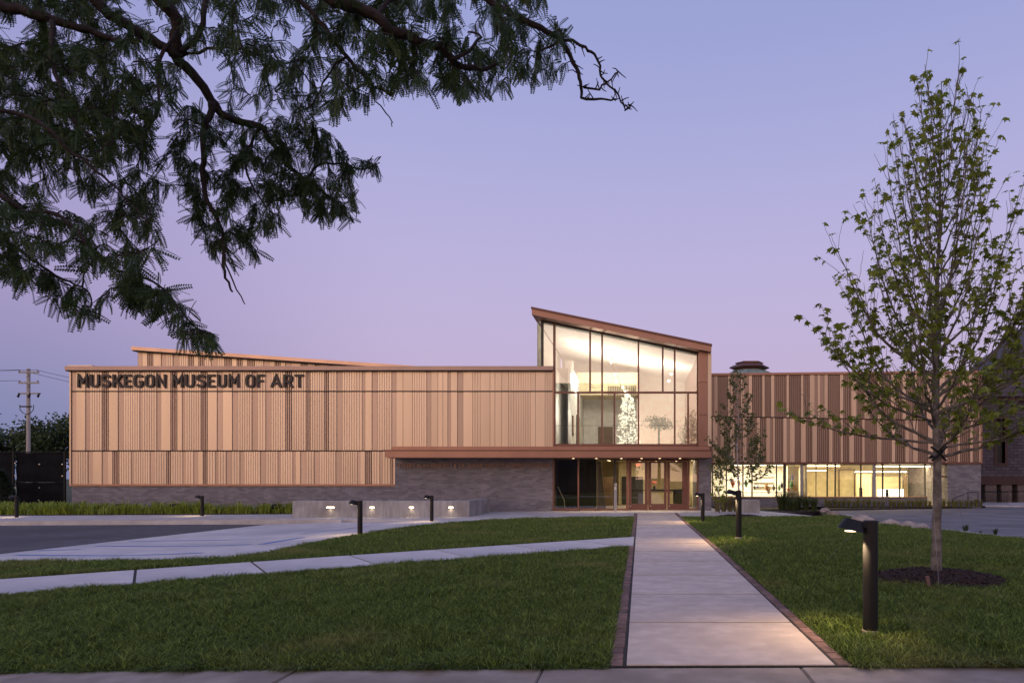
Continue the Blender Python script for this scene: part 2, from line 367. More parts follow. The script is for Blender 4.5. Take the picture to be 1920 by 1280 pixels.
# ================================================================== SETTING
gr = MB().add([(-900, -500, -.75), (900, -500, -.75), (900, 1500, -.75), (-900, 1500, -.75)], [(0, 1, 2, 3)]).build('ground', 'ground'); gr['kind'] = 'structure'

# paving in the order from below: asphalt, apron, plaza, walks
WX0, WX1 = -.135, 1.68                              # the walk's edges
LOT = lambda x, y: g(x, y) - .16
sheet('parking_lot', [(-60, 8), gp(0, 1052), gp(500, 1040), gp(760, 976), gp(560, 976), (-60, 30.2)], LOT, 'asphalt', .3)
def apron_z(x, y): return g(x, y) - .005 - .112 * S((-x - 8.2) / 4.5)
curve = [(1180, 969), (1075, 969), (985, 971), (900, 975), (810, 982), (720, 993), (640, 1006), (560, 1022), (500, 1035), (440, 1043), (380, 1047), (200, 1050), (0, 1051), (-260, 1052)]
cw = [gp(*p) for p in curve]
ap = sheet('concrete_apron', [gp(1180, 966), gp(740, 971), gp(500, 977.5), gp(0, 1029), gp(-260, 1055)] + [(x, y - .6) for x, y in cw[::-1][:-2]] + [gp(1075, 973), gp(1180, 973)], apron_z, 'concrete_apron', .25)
# blue parking lines on the apron
def stripe(a, b, wd, nm):
    a, b = Vector(gp(*a)), Vector(gp(*b)); d = (b - a).normalized(); q = Vector((-d.y, d.x)) * wd / 2
    n = 12; pts = [a + (b - a) * i / n for i in range(n + 1)]
    v = []; f = []
    for p in pts:
        for e in (p - q, p + q): v.append((e.x, e.y, apron_z(e.x, e.y) + .005))
    f = [(2 * i, 2 * i + 2, 2 * i + 3, 2 * i + 1) for i in range(n)]
    o = MB().add(v, f).build(nm, 'blue_paint'); o.parent = ap; return o
for a, b, wd in (((30, 1031), (380, 1032), .16), ((70, 1023), (150, 1021), .14), ((180, 1015), (470, 1016), .15), ((490, 1017), (568, 1004), .22), ((240, 1007), (520, 1003), .12), ((560, 996), (720, 981), .12)):
    stripe(a, b, wd, 'painted_line')
sheet('plaza', [gp(745, 973.5), gp(1075, 968.5), gp(1180, 967), gp(1300, 967), gp(1545, 968.5), gp(1480, 962), gp(1430, 957), (5.6, 39.2), (3.6, 39.2), (3.6, 36.4), (-13.5, 36.4), gp(560, 964)], g, 'concrete', .3)
sheet('sidewalk_front_of_building', [gp(-400, 968.5), gp(560, 963.5), gp(760, 966), gp(742, 973), gp(500, 972.5), gp(-400, 979)], lambda x, y: g(x, y) + .004, 'concrete', .35)
kb = MB()
for i in range(26):                                # kerb along that pavement, in cast lengths
    a, b = [Vector(gp(-400 + (1130) * t / 26, 979 - 5.5 * t / 26)) for t in (i, i + 1)]
    if i > 23: continue
    for q in ((a, b),):
        z0, z1 = g(a.x, a.y) + .012, g(b.x, b.y) + .012; d = (b - a) * .004
        a2, b2 = a + d, b - d
        kb.add([(a2.x, a2.y - .16, z0 - .4), (b2.x, b2.y - .16, z1 - .4), (b2.x, b2.y + .02, z1 - .4), (a2.x, a2.y + .02, z0 - .4), (a2.x, a2.y - .13, z0), (b2.x, b2.y - .13, z1), (b2.x, b2.y + .02, z1), (a2.x, a2.y + .02, z0)],
               [(0, 1, 5, 4), (4, 5, 6, 7), (1, 2, 6, 5), (3, 0, 4, 7)])
ko = kb.build('kerb', 'concrete'); ko['kind'] = 'structure'

# main walk: bed, slabs, brick edging
bed = sheet('walkway', [(WX0 - .14, 5.8), (WX1 + .14, 5.8), (WX1 + .14, 33.2), (WX0 - .14, 33.2)], lambda x, y: g(x, y) + .0005, 'bed_joint', .2)
ys = [5.8, 7.52] + [7.52 + 1.835 * k for k in range(1, 15)]
for a, b in zip(ys[:-1], ys[1:]):
    e0, e1 = .002 + .0016 * (a - 5.8), .002 + .0016 * (b - 5.8)          # tooled joints, wider where they have opened up
    slab([(WX0, a + e0), (WX1, a + e0), (WX1, b - e1), (WX0, b - e1)], lambda x, y: g(x, y) + .009, .012, 'walk_concrete', bed)
bmh = MB().cbox(-.055, .055, -.098, .098, -.07, 0, .008).mesh('brick'); k = 0
pw = [gp(1190, 1022.5), gp(1190, 1006)]
for s_, xc in ((-1, WX0 - .066), (1, WX1 + .066)):
    y = 5.92
    while y < 32.6:
        if not (s_ < 0 and pw[0][1] - .05 < y < pw[1][1] + .05):
            o = link_mesh('brick', bmh, 'edging_brick', bed, (xc + random.uniform(-.004, .004), y, g(xc, y) + .008 + random.uniform(-.006, .006)), rot=(random.uniform(-.01, .01), random.uniform(-.02, .02), random.uniform(-.02, .02)))
        y += .206
# diagonal path
A0, B0, A1, B1 = [Vector(gp(*p)) for p in ((1190, 1023), (0, 1116), (1190, 1006), (0, 1086))]
A0.x = A1.x = WX0 - .01
B0 = A0 + (B0 - A0) * 1.7; B1 = A1 + (B1 - A1) * 1.7
dz = lambda x, y: g(x, y) + .004
dd = (B0 - A0).normalized(); nn_ = Vector((-dd.y, dd.x)); nn_ = nn_ if nn_.y > 0 else -nn_
dp_ = sheet('side_path', [A0 - nn_ * .05, B0 - nn_ * .05, B1 + nn_ * .04, A1 + nn_ * .04], lambda x, y: g(x, y) - .001, 'bed_joint', .15)
wdt = (A1 - A0).dot(nn_); dB = lambda s_: tuple(A0 + dd * s_); dT = lambda s_: tuple(A0 + dd * s_ + nn_ * wdt); sT = (A1 - A0).dot(dd)
js = [.35] + [.35 + 1.83 * k for k in range(1, 11)]
slab([tuple(A0), dB(js[0]), dT(js[0]), tuple(A1)] if js[0] > sT else [tuple(A0), dB(js[0]), dT(js[0]), tuple(A1)], lambda x, y: g(x, y) + .01, .010, 'concrete_apron', dp_)
for s0, s1 in zip(js[:-1], js[1:]):
    slab([dB(s0), dB(s1), dT(s1), dT(s0)], lambda x, y: g(x, y) + .01, .014, 'concrete_apron', dp_)
# the public pavement along the bottom of the picture
sw = sheet('sidewalk', [(-16, 2.0), (14, 2.0), (14, 5.79), (-16, 5.79)], lambda x, y: -.05 + .008 * min(x, 0), 'bed_joint', .2)
jx = [-12, -9.6, -7.4, -5.15, -2.9, -.82, 1.36, 3.55, 5.75, 8, 11]
for a, b in zip(jx[:-1], jx[1:]):
    e = random.uniform(-.006, .006)
    slab([(a, 2.1), (b, 2.1), (b, 5.79), (a, 5.79)], lambda x, y: e + .008 * min(x, 0), .007, 'old_concrete', sw)
# car park on the right
LOTR = lambda x, y: g(x, y) - .06
edgeR = [(1535, 956), (1560, 962), (1600, 970), (1660, 981), (1740, 994), (1800, 1002), (1860, 1009), (1920, 1016), (2100, 1032)]
er = [gp(px, py) for px, py in edgeR]
sheet('drive', [er[0]] + er[1:] + [(48, 22), (60, 41.5), gp(1840, 946.5), gp(1560, 947.5)], LOTR, 'asphalt_old', .25)
sheet('drive_pavement', [gp(1700, 948.4), gp(1845, 948), gp(2300, 949), (50, 47), (19, 47), gp(1842, 944.5), gp(1720, 946.6)], lambda x, y: g(x, y) + .02, 'concrete', .3)

# lawns
l1 = [(WX0 - .13, 5.79), (WX0 - .13, A0.y - .02)] + [(B0.x, B0.y - .02), (-16, 5.79)]
l2 = [(WX0 - .13, A1.y + .02), (WX0 - .13, gp(1180, 968)[1])] + cw[1:] + [(B1.x, B1.y + .02)]
l3 = [(WX1 + .13, 5.79), (14, 5.79), (20, 14)] + er[::-1] + [gp(1545, 968), gp(1300, 968), (WX1 + .13, gp(1290, 968)[1])]
LZ1 = lambda x, y: g(x, y) - .012
LZ3 = lambda x, y: g(x, y) - .012 + mound(x, y)
sheet('lawn_near_left', l1, LZ1, 'soil', .2, .8); sheet('lawn_far_left', l2, LZ1, 'soil', .2, .8); sheet('lawn_right', l3, LZ3, 'soil', .2, .8)
# planting beds
sheet('planting_bed_left', [gp(-420, 967.5), gp(556, 962.8), (X(556, 36.3), 36.3), (-46, 36.3)], lambda x, y: g(x, y) + .01, 'mulch_bed', .2)
sheet('planting_bed_right', [gp(1536, 957.5), gp(1560, 947), gp(1842, 946), (20.4, 40.3), (4.1, 40.3), (4.1, 36.6), gp(1425, 957), gp(1480, 961.5)], lambda x, y: g(x, y) + .012, 'mulch_bed', .2)

# ================================================================== THE MUSEUM
YF, YR, YG = 36.0, 40.0, 36.15
mus = thing('museum', 'long art museum clad in bronze metal panels with a glazed slanted-roof entrance', 'building', (-4, 36, -.12))
# -- panel shapes: flat and fluted sheets, height 1, origin at the lower left
def panel_mesh(kind, wd):
    if kind == 'flute':
        n = max(2, round(wd / .125)); p = wd / n; pts = [(0, .028), (0, .012)]
        for i in range(n): pts += [(i * p + p * .12, 0), (i * p + p * .80, 0), (i * p + p * .90, .014)]
        pts += [(wd, .012), (wd, .028)]
    elif kind == 'rib':
        n = max(1, round(wd / .115)); p = wd / n; pts = [(0, .06)]
        for i in range(n): pts += [(i * p + p * .10, .065), (i * p + p * .30, .012), (i * p + p * .62, .012), (i * p + p * .82, .065)]
        pts += [(wd, .065)]
    elif kind == 'flat': pts = [(0, .024), (.006, .004), (.012, 0), (wd - .012, 0), (wd - .006, .010), (wd, .024)]
    else: pts = [(0, .034), (wd * .08, .026), (wd * .92, .026), (wd, .034)]
    v = [(x, d, 0) for x, d in pts] + [(x, d, 1) for x, d in pts]; n = len(pts)
    return MB().add(v, [(i, i + 1, i + 1 + n, i + n) for i in range(n - 1)]).mesh('panel')
PM = {}
def panel(kind, wd, mat, par, x, y, z0, z1):
    k = (kind, round(wd, 3), mat)
    if k not in PM: PM[k] = panel_mesh(kind, wd); PM[k].materials.append(M[mat])
    return link_mesh('panel', PM[k], None, par, (x, y, z0), (1, 1, z1 - z0))
def cladding(par, y, x0, x1, zb, zt, mix_, widths, seed):
    """a row of metal panels, pale and dark sheets taking turns to stand in for uneven reflections; mix_(u) gives the chance of a dark one along the row"""
    r = random.Random(seed); x = x0; cnt = 0; dark = False
    while x < x1 - .02:
        pd, lights, darks = mix_((x - x0) / (x1 - x0)); dark = (not dark) and r.random() < pd
        kind, mat = (r.choice(darks), 'bronze' if y > 38 and y < 41 else 'champagne_dim') if dark else (r.choice(lights), 'rose_bronze' if 38 < y < 41 else 'champagne')
        wd = r.choice(widths[kind + ('d' if dark else '')]); wd = min(wd, x1 - x)
        if x1 - x - wd < .12: wd = x1 - x
        panel(kind, wd, mat, par, x, y, zb(x + wd / 2), zt(x + wd / 2)); x += wd; cnt += 1
    return cnt
def mix_left(u): return (1.0 if u < .45 else max(.12, 1.0 - 1.7 * (u - .45)), ('flute', 'flute', 'flute', 'flat') if u < .7 else ('flute', 'flat'), ('deep', 'deep', 'deep', 'rib'))
WL = {'flute': (.42, .63, .74, .84), 'flat': (.26, .36, .5), 'deepd': (.15, .24, .30), 'ribd': (.23, .35)}
def mix_right(u): return (1.0, ('flat', 'flat', 'flute'), ('rib', 'rib', 'rib', 'deep'))
WR = {'flute': (.21, .31), 'flat': (.16, .22, .30), 'ribd': (.35, .46, .58, .69), 'deepd': (.16, .24)}
xl, xm, xe = X(132, YF), X(740, YF), X(1037, YF)
zr = [Z(p, YF) for p in (694, 733.5, 845, 909)]
left = part('left_wing', mus, (0, 0, 0))
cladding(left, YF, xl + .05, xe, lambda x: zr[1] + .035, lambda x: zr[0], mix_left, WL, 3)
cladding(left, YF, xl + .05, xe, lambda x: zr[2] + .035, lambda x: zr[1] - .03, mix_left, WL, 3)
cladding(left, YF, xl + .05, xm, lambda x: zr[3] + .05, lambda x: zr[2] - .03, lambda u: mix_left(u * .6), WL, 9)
box('wall', 'reveal', left, xl + .04, xe - .01, YF + .075, 59, .9, zr[0])
MB().box(xl + .02, xe - .03, YF - .02, YF + .06, zr[1] - .028, zr[1] + .03).build('reveal', 'reveal', left)
MB().box(xl + .02, xe - .03, YF - .02, YF + .06, zr[2] - .028, zr[2] + .03).build('reveal', 'reveal', left)
MB().box(xl + .02, xm + .02, YF - .06, YF + .07, zr[3] - .05, zr[3] + .045).build('drip_edge', 'copper_trim', left)
MB().box(xl - .03, xl + .045, YF - .03, 59, zr[3] - .04, zr[0] + .01).build('corner_trim', 'champagne', left)
MB().box(xe - .02, xe + .06, YF - .04, YF + .3, Z(834, YF), zr[0] + .03).build('corner_trim', 'copper_trim', left)
MB().box(xm - .03, xm + .03, YF - .03, YF + .07, zr[3] + .05, zr[2] - .03).build('corner_trim', 'champagne', left)
MB().prism([(xl - .12, zr[0] - .02), (xe + .02, zr[0] - .02), (xe + .02, zr[0] + .19), (xl - .12, zr[0] + .19)], YF - .22, 59.2).build('roof_cap', 'cap_metal', left)
MB().box(xl - .05, X(176, YF), YF - .10, YF + .8, zr[0] + .192, zr[0] + .25).build('roof_flashing', 'champagne', left)
MB().box(xl - .10, xe - .01, YF - .20, YF + .06, zr[0] - .07, zr[0] - .022).build('reveal', 'reveal', left)
MB().box(xl + .06, xm + .05, YF + .02, 59, -1, zr[3] - .052).build('brick_wall', 'brick', left)
MB().box(xm + .051, X(1036, 35.88), 35.88, 38, -.6, 2.66).build('brick_wall', 'brick', left)
# raised gallery behind the left wing
YB = 42.; back = part('raised_gallery', mus)
bx0, bx1 = X(258, YB), X(800, YB); bz = lambda x: Z(657, YB) + (x - bx0) / (X(750, YB) - bx0) * (Z(691, YB) - Z(657, YB))
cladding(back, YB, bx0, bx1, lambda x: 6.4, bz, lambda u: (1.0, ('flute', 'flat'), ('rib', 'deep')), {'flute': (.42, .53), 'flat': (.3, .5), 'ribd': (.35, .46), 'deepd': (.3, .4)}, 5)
MB().prism([(bx0 - .14, bz(bx0) - .02), (bx1 + 1, bz(bx1 + 1) - .02), (bx1 + 1, bz(bx1 + 1) + .19), (bx0 - .14, bz(bx0) + .19)], YB - .35, 58).build('roof_cap', 'copper_light', back)
MB().prism([(bx0 - .04, 6.3), (bx1 + 1, 6.3), (bx1 + 1, bz(bx1 + 1) - .03), (bx0 - .04, bz(bx0) - .03)], YB + .07, 57).build('wall', 'copper_trim', back)
MB().prism([(bx0 - .1, bz(bx0) - .09), (bx1, bz(bx1) - .09), (bx1, bz(bx1) - .03), (bx0 - .1, bz(bx0) - .03)], YB - .3, YB + .05).build('reveal', 'reveal', back)

# -- entrance pavilion
ent = part('entrance_pavilion', mus)
YP = 35.2
rx0, rz0 = X(997, YP), Z(575, YP); rx1, rz1 = X(1334, YP), Z(645, YP); sl = (rz1 - rz0) / (rx1 - rx0)
rt = lambda x: rz0 + sl * (x - rx0)
RT = .40
MB().prism([(rx0, rt(rx0) - RT), (rx1, rt(rx1) - RT), (rx1, rt(rx1) - .1), (rx0, rt(rx0) - .1)], YP, 51).build('roof', 'copper_trim', ent)
MB().prism([(rx0 - .03, rt(rx0) - .098), (rx1 + .03, rt(rx1) - .098), (rx1 + .03, rt(rx1)), (rx0 - .03, rt(rx0))], YP - .06, 51.1).build('roof_edge', 'copper_dark', ent)
gt = lambda x: rt(x) - RT - .06                       # top of the glass
MB().prism([(X(1015, YG), gt(X(1015, YG)) - .02), (X(1310, YG), gt(X(1310, YG)) - .02), (X(1310, YG), gt(X(1310, YG)) + .055), (X(1015, YG), gt(X(1015, YG)) + .055)], YG - .08, YG + .1).build('head_frame', 'dark_frame', ent)
zfl, ztr = Z(833, YG), Z(735.5, YG)
upx = [1039.5, 1106.5, 1129, 1197, 1242.6, 1265, 1308.5]; lpx = [1039.5, 1084, 1129, 1152, 1197, 1265, 1290, 1308.5]
hw = .045
for px in upx[1:-1]:
    x = X(px, YG); MB().prism([(x - hw, ztr), (x + hw, ztr), (x + hw, gt(x + hw)), (x - hw, gt(x - hw))], YG - .09, YG + .10).build('mullion', 'frame', ent)
for px in lpx[1:-1]:
    x = X(px, YG); box('mullion', 'frame', ent, x - hw, x + hw, YG - .09, YG + .10, zfl, ztr - .05)
for px, b0 in ((1039.5, zfl), (1308.5, zfl), (1017, zr[0])):
    x = X(px, YG); MB().prism([(x - .06, b0), (x + .06, b0), (x + .06, gt(x + .06)), (x - .06, gt(x - .06))], YG - .095, YG + .12).build('mullion', 'frame' if px > 1030 else 'dark_frame', ent)
box('transom', 'frame', ent, X(1039.5, YG), X(1308.5, YG), YG - .085, YG + .095, ztr - .055, ztr + .045)
box('sill', 'frame', ent, X(1039.5, YG) - .1, X(1308.5, YG), YG - .11, YG + .13, zfl - .1, zfl + .03)
def pane(x0, x1, z0, zt0, zt1, y, mat, par, name='pane'):
    """a sheet of glass, set a hair out of true as real panes are"""
    a, b = random.uniform(-.0022, .0022), random.uniform(-.0022, .0022); xc, zc = (x0 + x1) / 2, (z0 + zt0) / 2
    d = lambda x, z: y + a * (x - xc) + b * (z - zc)
    v = [(x, d(x, z) + t, z) for t in (0, .012) for x, z in ((x0, z0), (x1, z0), (x1, zt1), (x0, zt0))]
    return MB().add(v, [(0, 1, 2, 3)]).build(name, mat, par)
al = [1017] + upx
for p0, p1 in zip(al[:-1], al[1:]):
    x0, x1 = X(p0, YG), X(p1, YG); pane(x0, x1, ztr if p0 > 1030 else zr[0] + .1, gt(x0), gt(x1), YG, 'glass', ent)
for p0, p1 in zip(lpx[:-1], lpx[1:]): pane(X(p0, YG), X(p1, YG), zfl, ztr, ztr, YG, 'glass', ent)
# pier at the right of the glass: copper sheets with open joints, then a pale edge strip
px0, px1, px2 = X(1310, 35.6), X(1326.5, 35.6), X(1334, 35.6)
pz = [Z(836, 35.6)] + [Z(p, 35.6) for p in (777, 716)]
for i, z0 in enumerate(pz):
    zt = (lambda x: pz[i + 1] - .02) if i < 2 else (lambda x: rt(x) - RT - .004)
    MB().prism([(px0, z0), (px1, z0), (px1, zt(px1)), (px0, zt(px0))], 35.6, 35.75).build('pier_sheet', 'copper_trim', ent)
MB().prism([(px1 + .012, pz[0]), (px2, pz[0]), (px2, rt(px2) - RT - .004), (px1 + .012, rt(px1) - RT - .004)], 35.58, 35.76).build('edge_strip', 'champagne', ent)
MB().prism([(px0 + .02, 2.7), (px2 - .01, 2.7), (px2 - .01, rt(px2) - RT - .01), (px0 + .02, rt(px0) - RT - .01)], 35.77, 50.5).build('side_wall', 'copper_dark', ent)
# canopy
yc = 34.5
box('canopy', 'copper_trim', ent, X(722, yc), X(1334, yc), yc, 36.1, Z(857, yc), Z(845, yc))
box('canopy_edge', 'copper_dark', ent, X(718, yc), X(1335, yc), yc - .04, 36.0, Z(845, yc) + .002, Z(843, yc))
box('canopy_upstand', 'copper_trim', ent, X(735, yc + .3), X(1331, yc + .3), yc + .3, 36.04, Z(843, yc) + .002, Z(836.5, yc + .3))
box('floor_slab', 'copper_dark', ent, X(1036, 36.1), px2 - .05, 36.12, 50, 2.68, zfl - .11)
cs = part('soffit', ent)
box('soffit_board', 'copper_dark', ent, X(726, yc) + .05, X(1333, yc), yc + .03, 36.0, Z(857, yc) - .03, Z(857, yc) - .003)
for px in (1075, 1118, 1165, 1203, 1237, 1275):
    x = X(px, 35.3); MB().lathe([(2.585, .055), (2.60, .055)], x, 35.3, 12).build('downlight', 'lamp_warm', ent)
    lamp('downlight_lamp', 'SPOT', (x, 35.3, 2.57), 75, (1, .74, .46), ent, .05, spot=95, blend=.8)
# brick pier right of the doors
MB().box(X(1310, 35.88), X(1334, 35.88), 35.88, 39.9, -.6, 2.66).build('brick_pier', 'brick', ent)
# -- ground-floor glazing and the three doors
YD = 36.02; zb = g(0, 36); zt = 2.62
gx = lambda p: X(p, YD)
for p, m_, h_ in ((1037.5, 'frame', .05), (1084.5, 'frame', .035), (1121, 'dark_frame', .02), (1153, 'dark_frame', .07), (1176, 'frame', .05), (1291, 'frame', .05), (1308.5, 'frame', .05)):
    box('mullion', m_, ent, gx(p) - h_, gx(p) + h_, YD - .07, YD + .08, zb, zt)
for a, b in ((1037.5, 1084.5), (1084.5, 1121), (1121, 1153), (1153, 1176), (1291, 1308.5)):
    pane(gx(a), gx(b), zb + .06, zt - .04, zt - .04, YD, 'glass_door', ent)
    box('transom', 'dark_frame', ent, gx(a) + .055, gx(b) - .055, YD - .05, YD + .06, Z(862.5, YD), Z(860, YD))
    box('sill', 'frame', ent, gx(a) + .05, gx(b) - .05, YD - .06, YD + .07, zb, zb + .09)
box('door_head', 'door_frame', ent, gx(1177.5), gx(1289.5), YD - .10, YD + .12, Z(864, YD), zt)
for a, b, ga, gb in ((1178, 1214.5, 1184, 1209), (1215.5, 1250, 1221, 1245), (1251, 1289, 1256, 1279)):
    d = part('door', ent, Vector((gx(a), YD, zb)) - wl(ent))
    z0, z1 = zb + .015, Z(864.5, YD); gz0, gz1 = Z(944, YD), Z(867.5, YD)
    box('leaf_frame', 'door_frame', d, gx(a) + .004, gx(ga), YD - .06, YD + .05, z0, z1)
    box('leaf_frame', 'door_frame', d, gx(gb), gx(b) - .004, YD - .06, YD + .05, z0, z1)
    box('leaf_frame', 'door_frame', d, gx(ga) + .001, gx(gb) - .001, YD - .055, YD + .045, z0, gz0)
    box('leaf_frame', 'door_frame', d, gx(ga) + .001, gx(gb) - .001, YD - .055, YD + .045, gz1, z1)
    pane(gx(ga), gx(gb), gz0, gz1, gz1, YD, 'glass_door', d)
    MB().tube([(gx(ga) - .03, YD - .13, Z(918, YD)), (gx(gb) + .03, YD - .13, Z(918, YD))], .022, 8).build('push_bar', 'black_metal', d)
    MB().lathe([(Z(948, YD) - .03, .03), (Z(948, YD) + .03, .03)], gx(a) + .12, YD - .055, 10).build('lock', 'steel', d)

# -- inside the entrance: lobby below, tall atrium above
li = part('lobby', mus); x0, x1 = X(1037, 36.2), px0 + .05
box('floor', 'room_floor', li, x0, x1, 36.15, 46, zb - .2, zb - .01)
box('ceiling', 'cream_wall', li, x0, x1, 36.15, 46, 2.635, 2.675)
box('back_wall', 'back_wall', li, x0, x1, 45.8, 46, zb, 2.63)
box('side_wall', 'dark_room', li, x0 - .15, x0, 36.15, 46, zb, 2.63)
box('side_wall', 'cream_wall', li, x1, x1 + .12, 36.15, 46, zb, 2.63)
box('partition', 'dark_room', li, x0 + .02, X(1118, 39), 39.0, 39.2, zb, 2.6)  # dark wall added to keep the left panes dark
box('partition', 'wood_dark', li, X(1131, 42), X(1149, 42), 42, 42.2, zb, Z(893, 42))
for a, b in ((1166, 1176), (1184, 1206)):
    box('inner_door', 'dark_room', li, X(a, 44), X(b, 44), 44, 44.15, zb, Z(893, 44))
box('inner_wall', 'cream_wall', li, X(1160, 44), X(1214, 44), 44.16, 44.3, zb, 2.62)
for i, (px, y) in enumerate(((1140, 40), (1143, 41.5), (1222, 41), (1230, 43), (1238, 44), (1200, 43), (1268, 42), (1298, 40))):
    MB().lathe([(2.60, .05), (2.63, .05)], X(px, y), y, 10).build('downlight', 'lamp_warm', li)
for x, y, e in ((-1.0, 41, 55), (1.2, 41.5, 80), (2.4, 39, 35)):
    lamp('lobby_lamp', 'AREA', (x, y, 2.58), e, (1, .78, .48), li, 1.4)
# curved screen and slanted baton group beside the dark glass
MB().prism([(X(1122, 38), zb), (X(1136, 38), zb), (X(1126, 38), 2.5), (X(1122, 38), 2.5)], 38, 38.3).build('curtain', 'grille', li)
at = part('atrium', mus); ax0, ax1 = X(1012, YG + .4), px0 + .03
box('floor', 'room_floor', at, ax0, ax1, 36.3, 47, zfl - .1, zfl - .02)
MB().prism([(ax0, zfl), (ax1, zfl), (ax1, gt(ax1)), (ax0, gt(ax0))], 47, 47.2).build('back_wall', 'white_wall', at)
MB().prism([(ax0, gt(ax0) - .02), (ax1, gt(ax1) - .02), (ax1, gt(ax1) + .04), (ax0, gt(ax0) + .04)], 36.3, 47).build('ceiling', 'white_wall', at)
box('side_wall', 'white_wall', at, ax1, ax1 + .1, 36.3, 47, zfl, gt(ax1))
MB().add([(ax0 - .1, 36.3, zr[0] + .2), (ax0 - .1, 47, zr[0] + .2), (ax0 - .1, 47, gt(ax0)), (ax0 - .1, 36.3, gt(ax0))], [(0, 1, 2, 3)]).build('side_wall', 'white_wall', at)
box('gallery_wall', 'white_wall', at, X(1079, 41) - .15, X(1079, 41), 38.2, 47, zfl, Z(700, 41))
box('gallery_wall', 'white_wall', at, xe + .03, xe + .06, 36.45, 46.9, zfl, zr[0] + .25)
box('gallery_wall', 'white_wall', at, xe + .07, X(1079, 41) - .16, 41, 41.2, zfl, 8.6)
MB().add([(X(1039, 38), 38, Z(690, 38)), (X(1070, 40), 40, Z(690, 40)), (X(1070, 40), 40, Z(722, 40)), (X(1060, 39.3), 39.3, Z(712, 39.3))], [(0, 1, 2, 3)]).build('dark_louvre', 'grille', at)
# suspended bulkhead with slats across the middle of the atrium
bz0, bz1 = Z(740, 44), Z(698, 44)
box('bulkhead', 'back_wall', at, X(1081, 44), X(1196, 44), 44, 46.5, bz0, bz1)
for i in range(16):
    x = X(1140, 43.9) + i * .115; box('slat', 'grille', at, x, x + .05, 43.86, 43.97, bz0 - .1, bz0 + .55)
box('inner_door', 'wood_dark', at, X(1120, 46), X(1148, 46), 46.85, 46.98, zfl, Z(798, 46))
MB().tube([(X(1042, 37), 36.8, zfl + 1.05), (ax1 - .1, 36.8, zfl + 1.05)], .012, 6).build('rail', 'grey_metal', at)
for x, y, z, e, aim in ((-3.2, 41, 6.6, 150, (-.1, 0, 1)), (-1, 42, 6.6, 130, (0, .1, 1)), (1.5, 41, 7.0, 60, (.1, 0, 1)), (-2, 41, 7.6, 120, (0, .3, -1)), (1.2, 40, 7.4, 60, (0, .3, -1)), (-3.5, 38.6, 7.4, 45, (-.2, .2, -1)), (-3.45, 37.1, 5.2, 26, (-1, .6, 0))):  # entries close to the left wall are unseen fills added to brighten it
    lamp('atrium_lamp_and_fill', 'AREA', (x, y, z), e * 1.15, (1, .90, .75), at, .8, aim=aim)

# -- right wing
rw = part('right_wing', mus)
wx0, wx1 = X(1334, YR) - .4, X(1840, YR)
top_r = lambda x: Z(704, YR) + (x - wx0) / (wx1 - wx0) * (Z(698.5, YR) - Z(704, YR))
mid_r = lambda x: Z(780, YR) + (x - wx0) / (wx1 - wx0) * (Z(789, YR) - Z(780, YR))
bot_r = lambda x: Z(866, YR)
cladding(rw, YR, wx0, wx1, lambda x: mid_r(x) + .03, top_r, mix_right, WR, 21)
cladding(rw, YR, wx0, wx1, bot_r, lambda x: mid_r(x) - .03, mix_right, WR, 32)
MB().prism([(wx0, 2.46), (wx1 - .02, 2.46), (wx1 - .02, top_r(wx1) - .02), (wx0, top_r(wx0) - .02)], YR + .075, 58).build('wall', 'copper_dark', rw)
MB().prism([(wx0, mid_r(wx0) - .028), (wx1, mid_r(wx1) - .028), (wx1, mid_r(wx1) + .028), (wx0, mid_r(wx0) + .028)], YR - .02, YR + .07).build('reveal', 'reveal', rw)
MB().prism([(wx0, top_r(wx0) - .01), (wx1 + .05, top_r(wx1) - .01), (wx1 + .05, top_r(wx1) + .12), (wx0, top_r(wx0) + .12)], YR - .1, 58.2).build('roof_cap', 'copper_trim', rw)
box('drip_edge', 'copper_dark', rw, wx0, wx1 + .02, YR - .05, YR + .32, 2.40, 2.458)
box('corner_trim', 'copper_trim', rw, wx1 - .015, wx1 + .05, YR - .03, 58, 2.46, top_r(wx1) - .012)
YW = YR + .25; zs = Z(930.5, YW); zh = 2.40
rgx = lambda p: X(p, YW)
box('brick_wall', 'brick', rw, X(1777.5, YR), wx1, YR + .04, 52, -.7, 2.398)
box('brick_wall', 'brick', rw, wx0, X(1736, YW), YR + .06, YR + .5, -.7, zs - .06)
box('window_sill', 'copper_trim', rw, wx0, rgx(1736), YR + .0, YR + .5, zs - .058, zs)
wps = [1336, 1362, 1393, 1410, 1456, 1471, 1503, 1530, 1551, 1566, 1614, 1639, 1655, 1687, 1734, 1776]
for i, p in enumerate(wps):
    h_ = {1471: .075, 1503: .08, 1639: .09, 1530: .012}.get(p, .032)
    box('mullion', 'grey_metal' if p in (1503, 1639) else 'dark_frame', rw, rgx(p) - h_, rgx(p) + h_, YW - .05, YW + .07, zs if p < 1740 else -.1, zh)
for a, b in zip(wps[:-1], wps[1:]): pane(rgx(a), rgx(b), zs if a < 1730 else .3, zh, zh, YW, 'glass_clear', rw)
box('head_frame', 'dark_frame', rw, wx0, rgx(1776), YW - .04, YW + .06, Z(871.5, YW), Z(869.8, YW))
box('door', 'frame', rw, rgx(1757), rgx(1775), YW - .03, YW + .05, Z(895, YW), Z(891.5, YW))
box('door_frame', 'frame', rw, rgx(1755.5), rgx(1757.5), YW - .04, YW + .05, -.1, Z(891.5, YW))
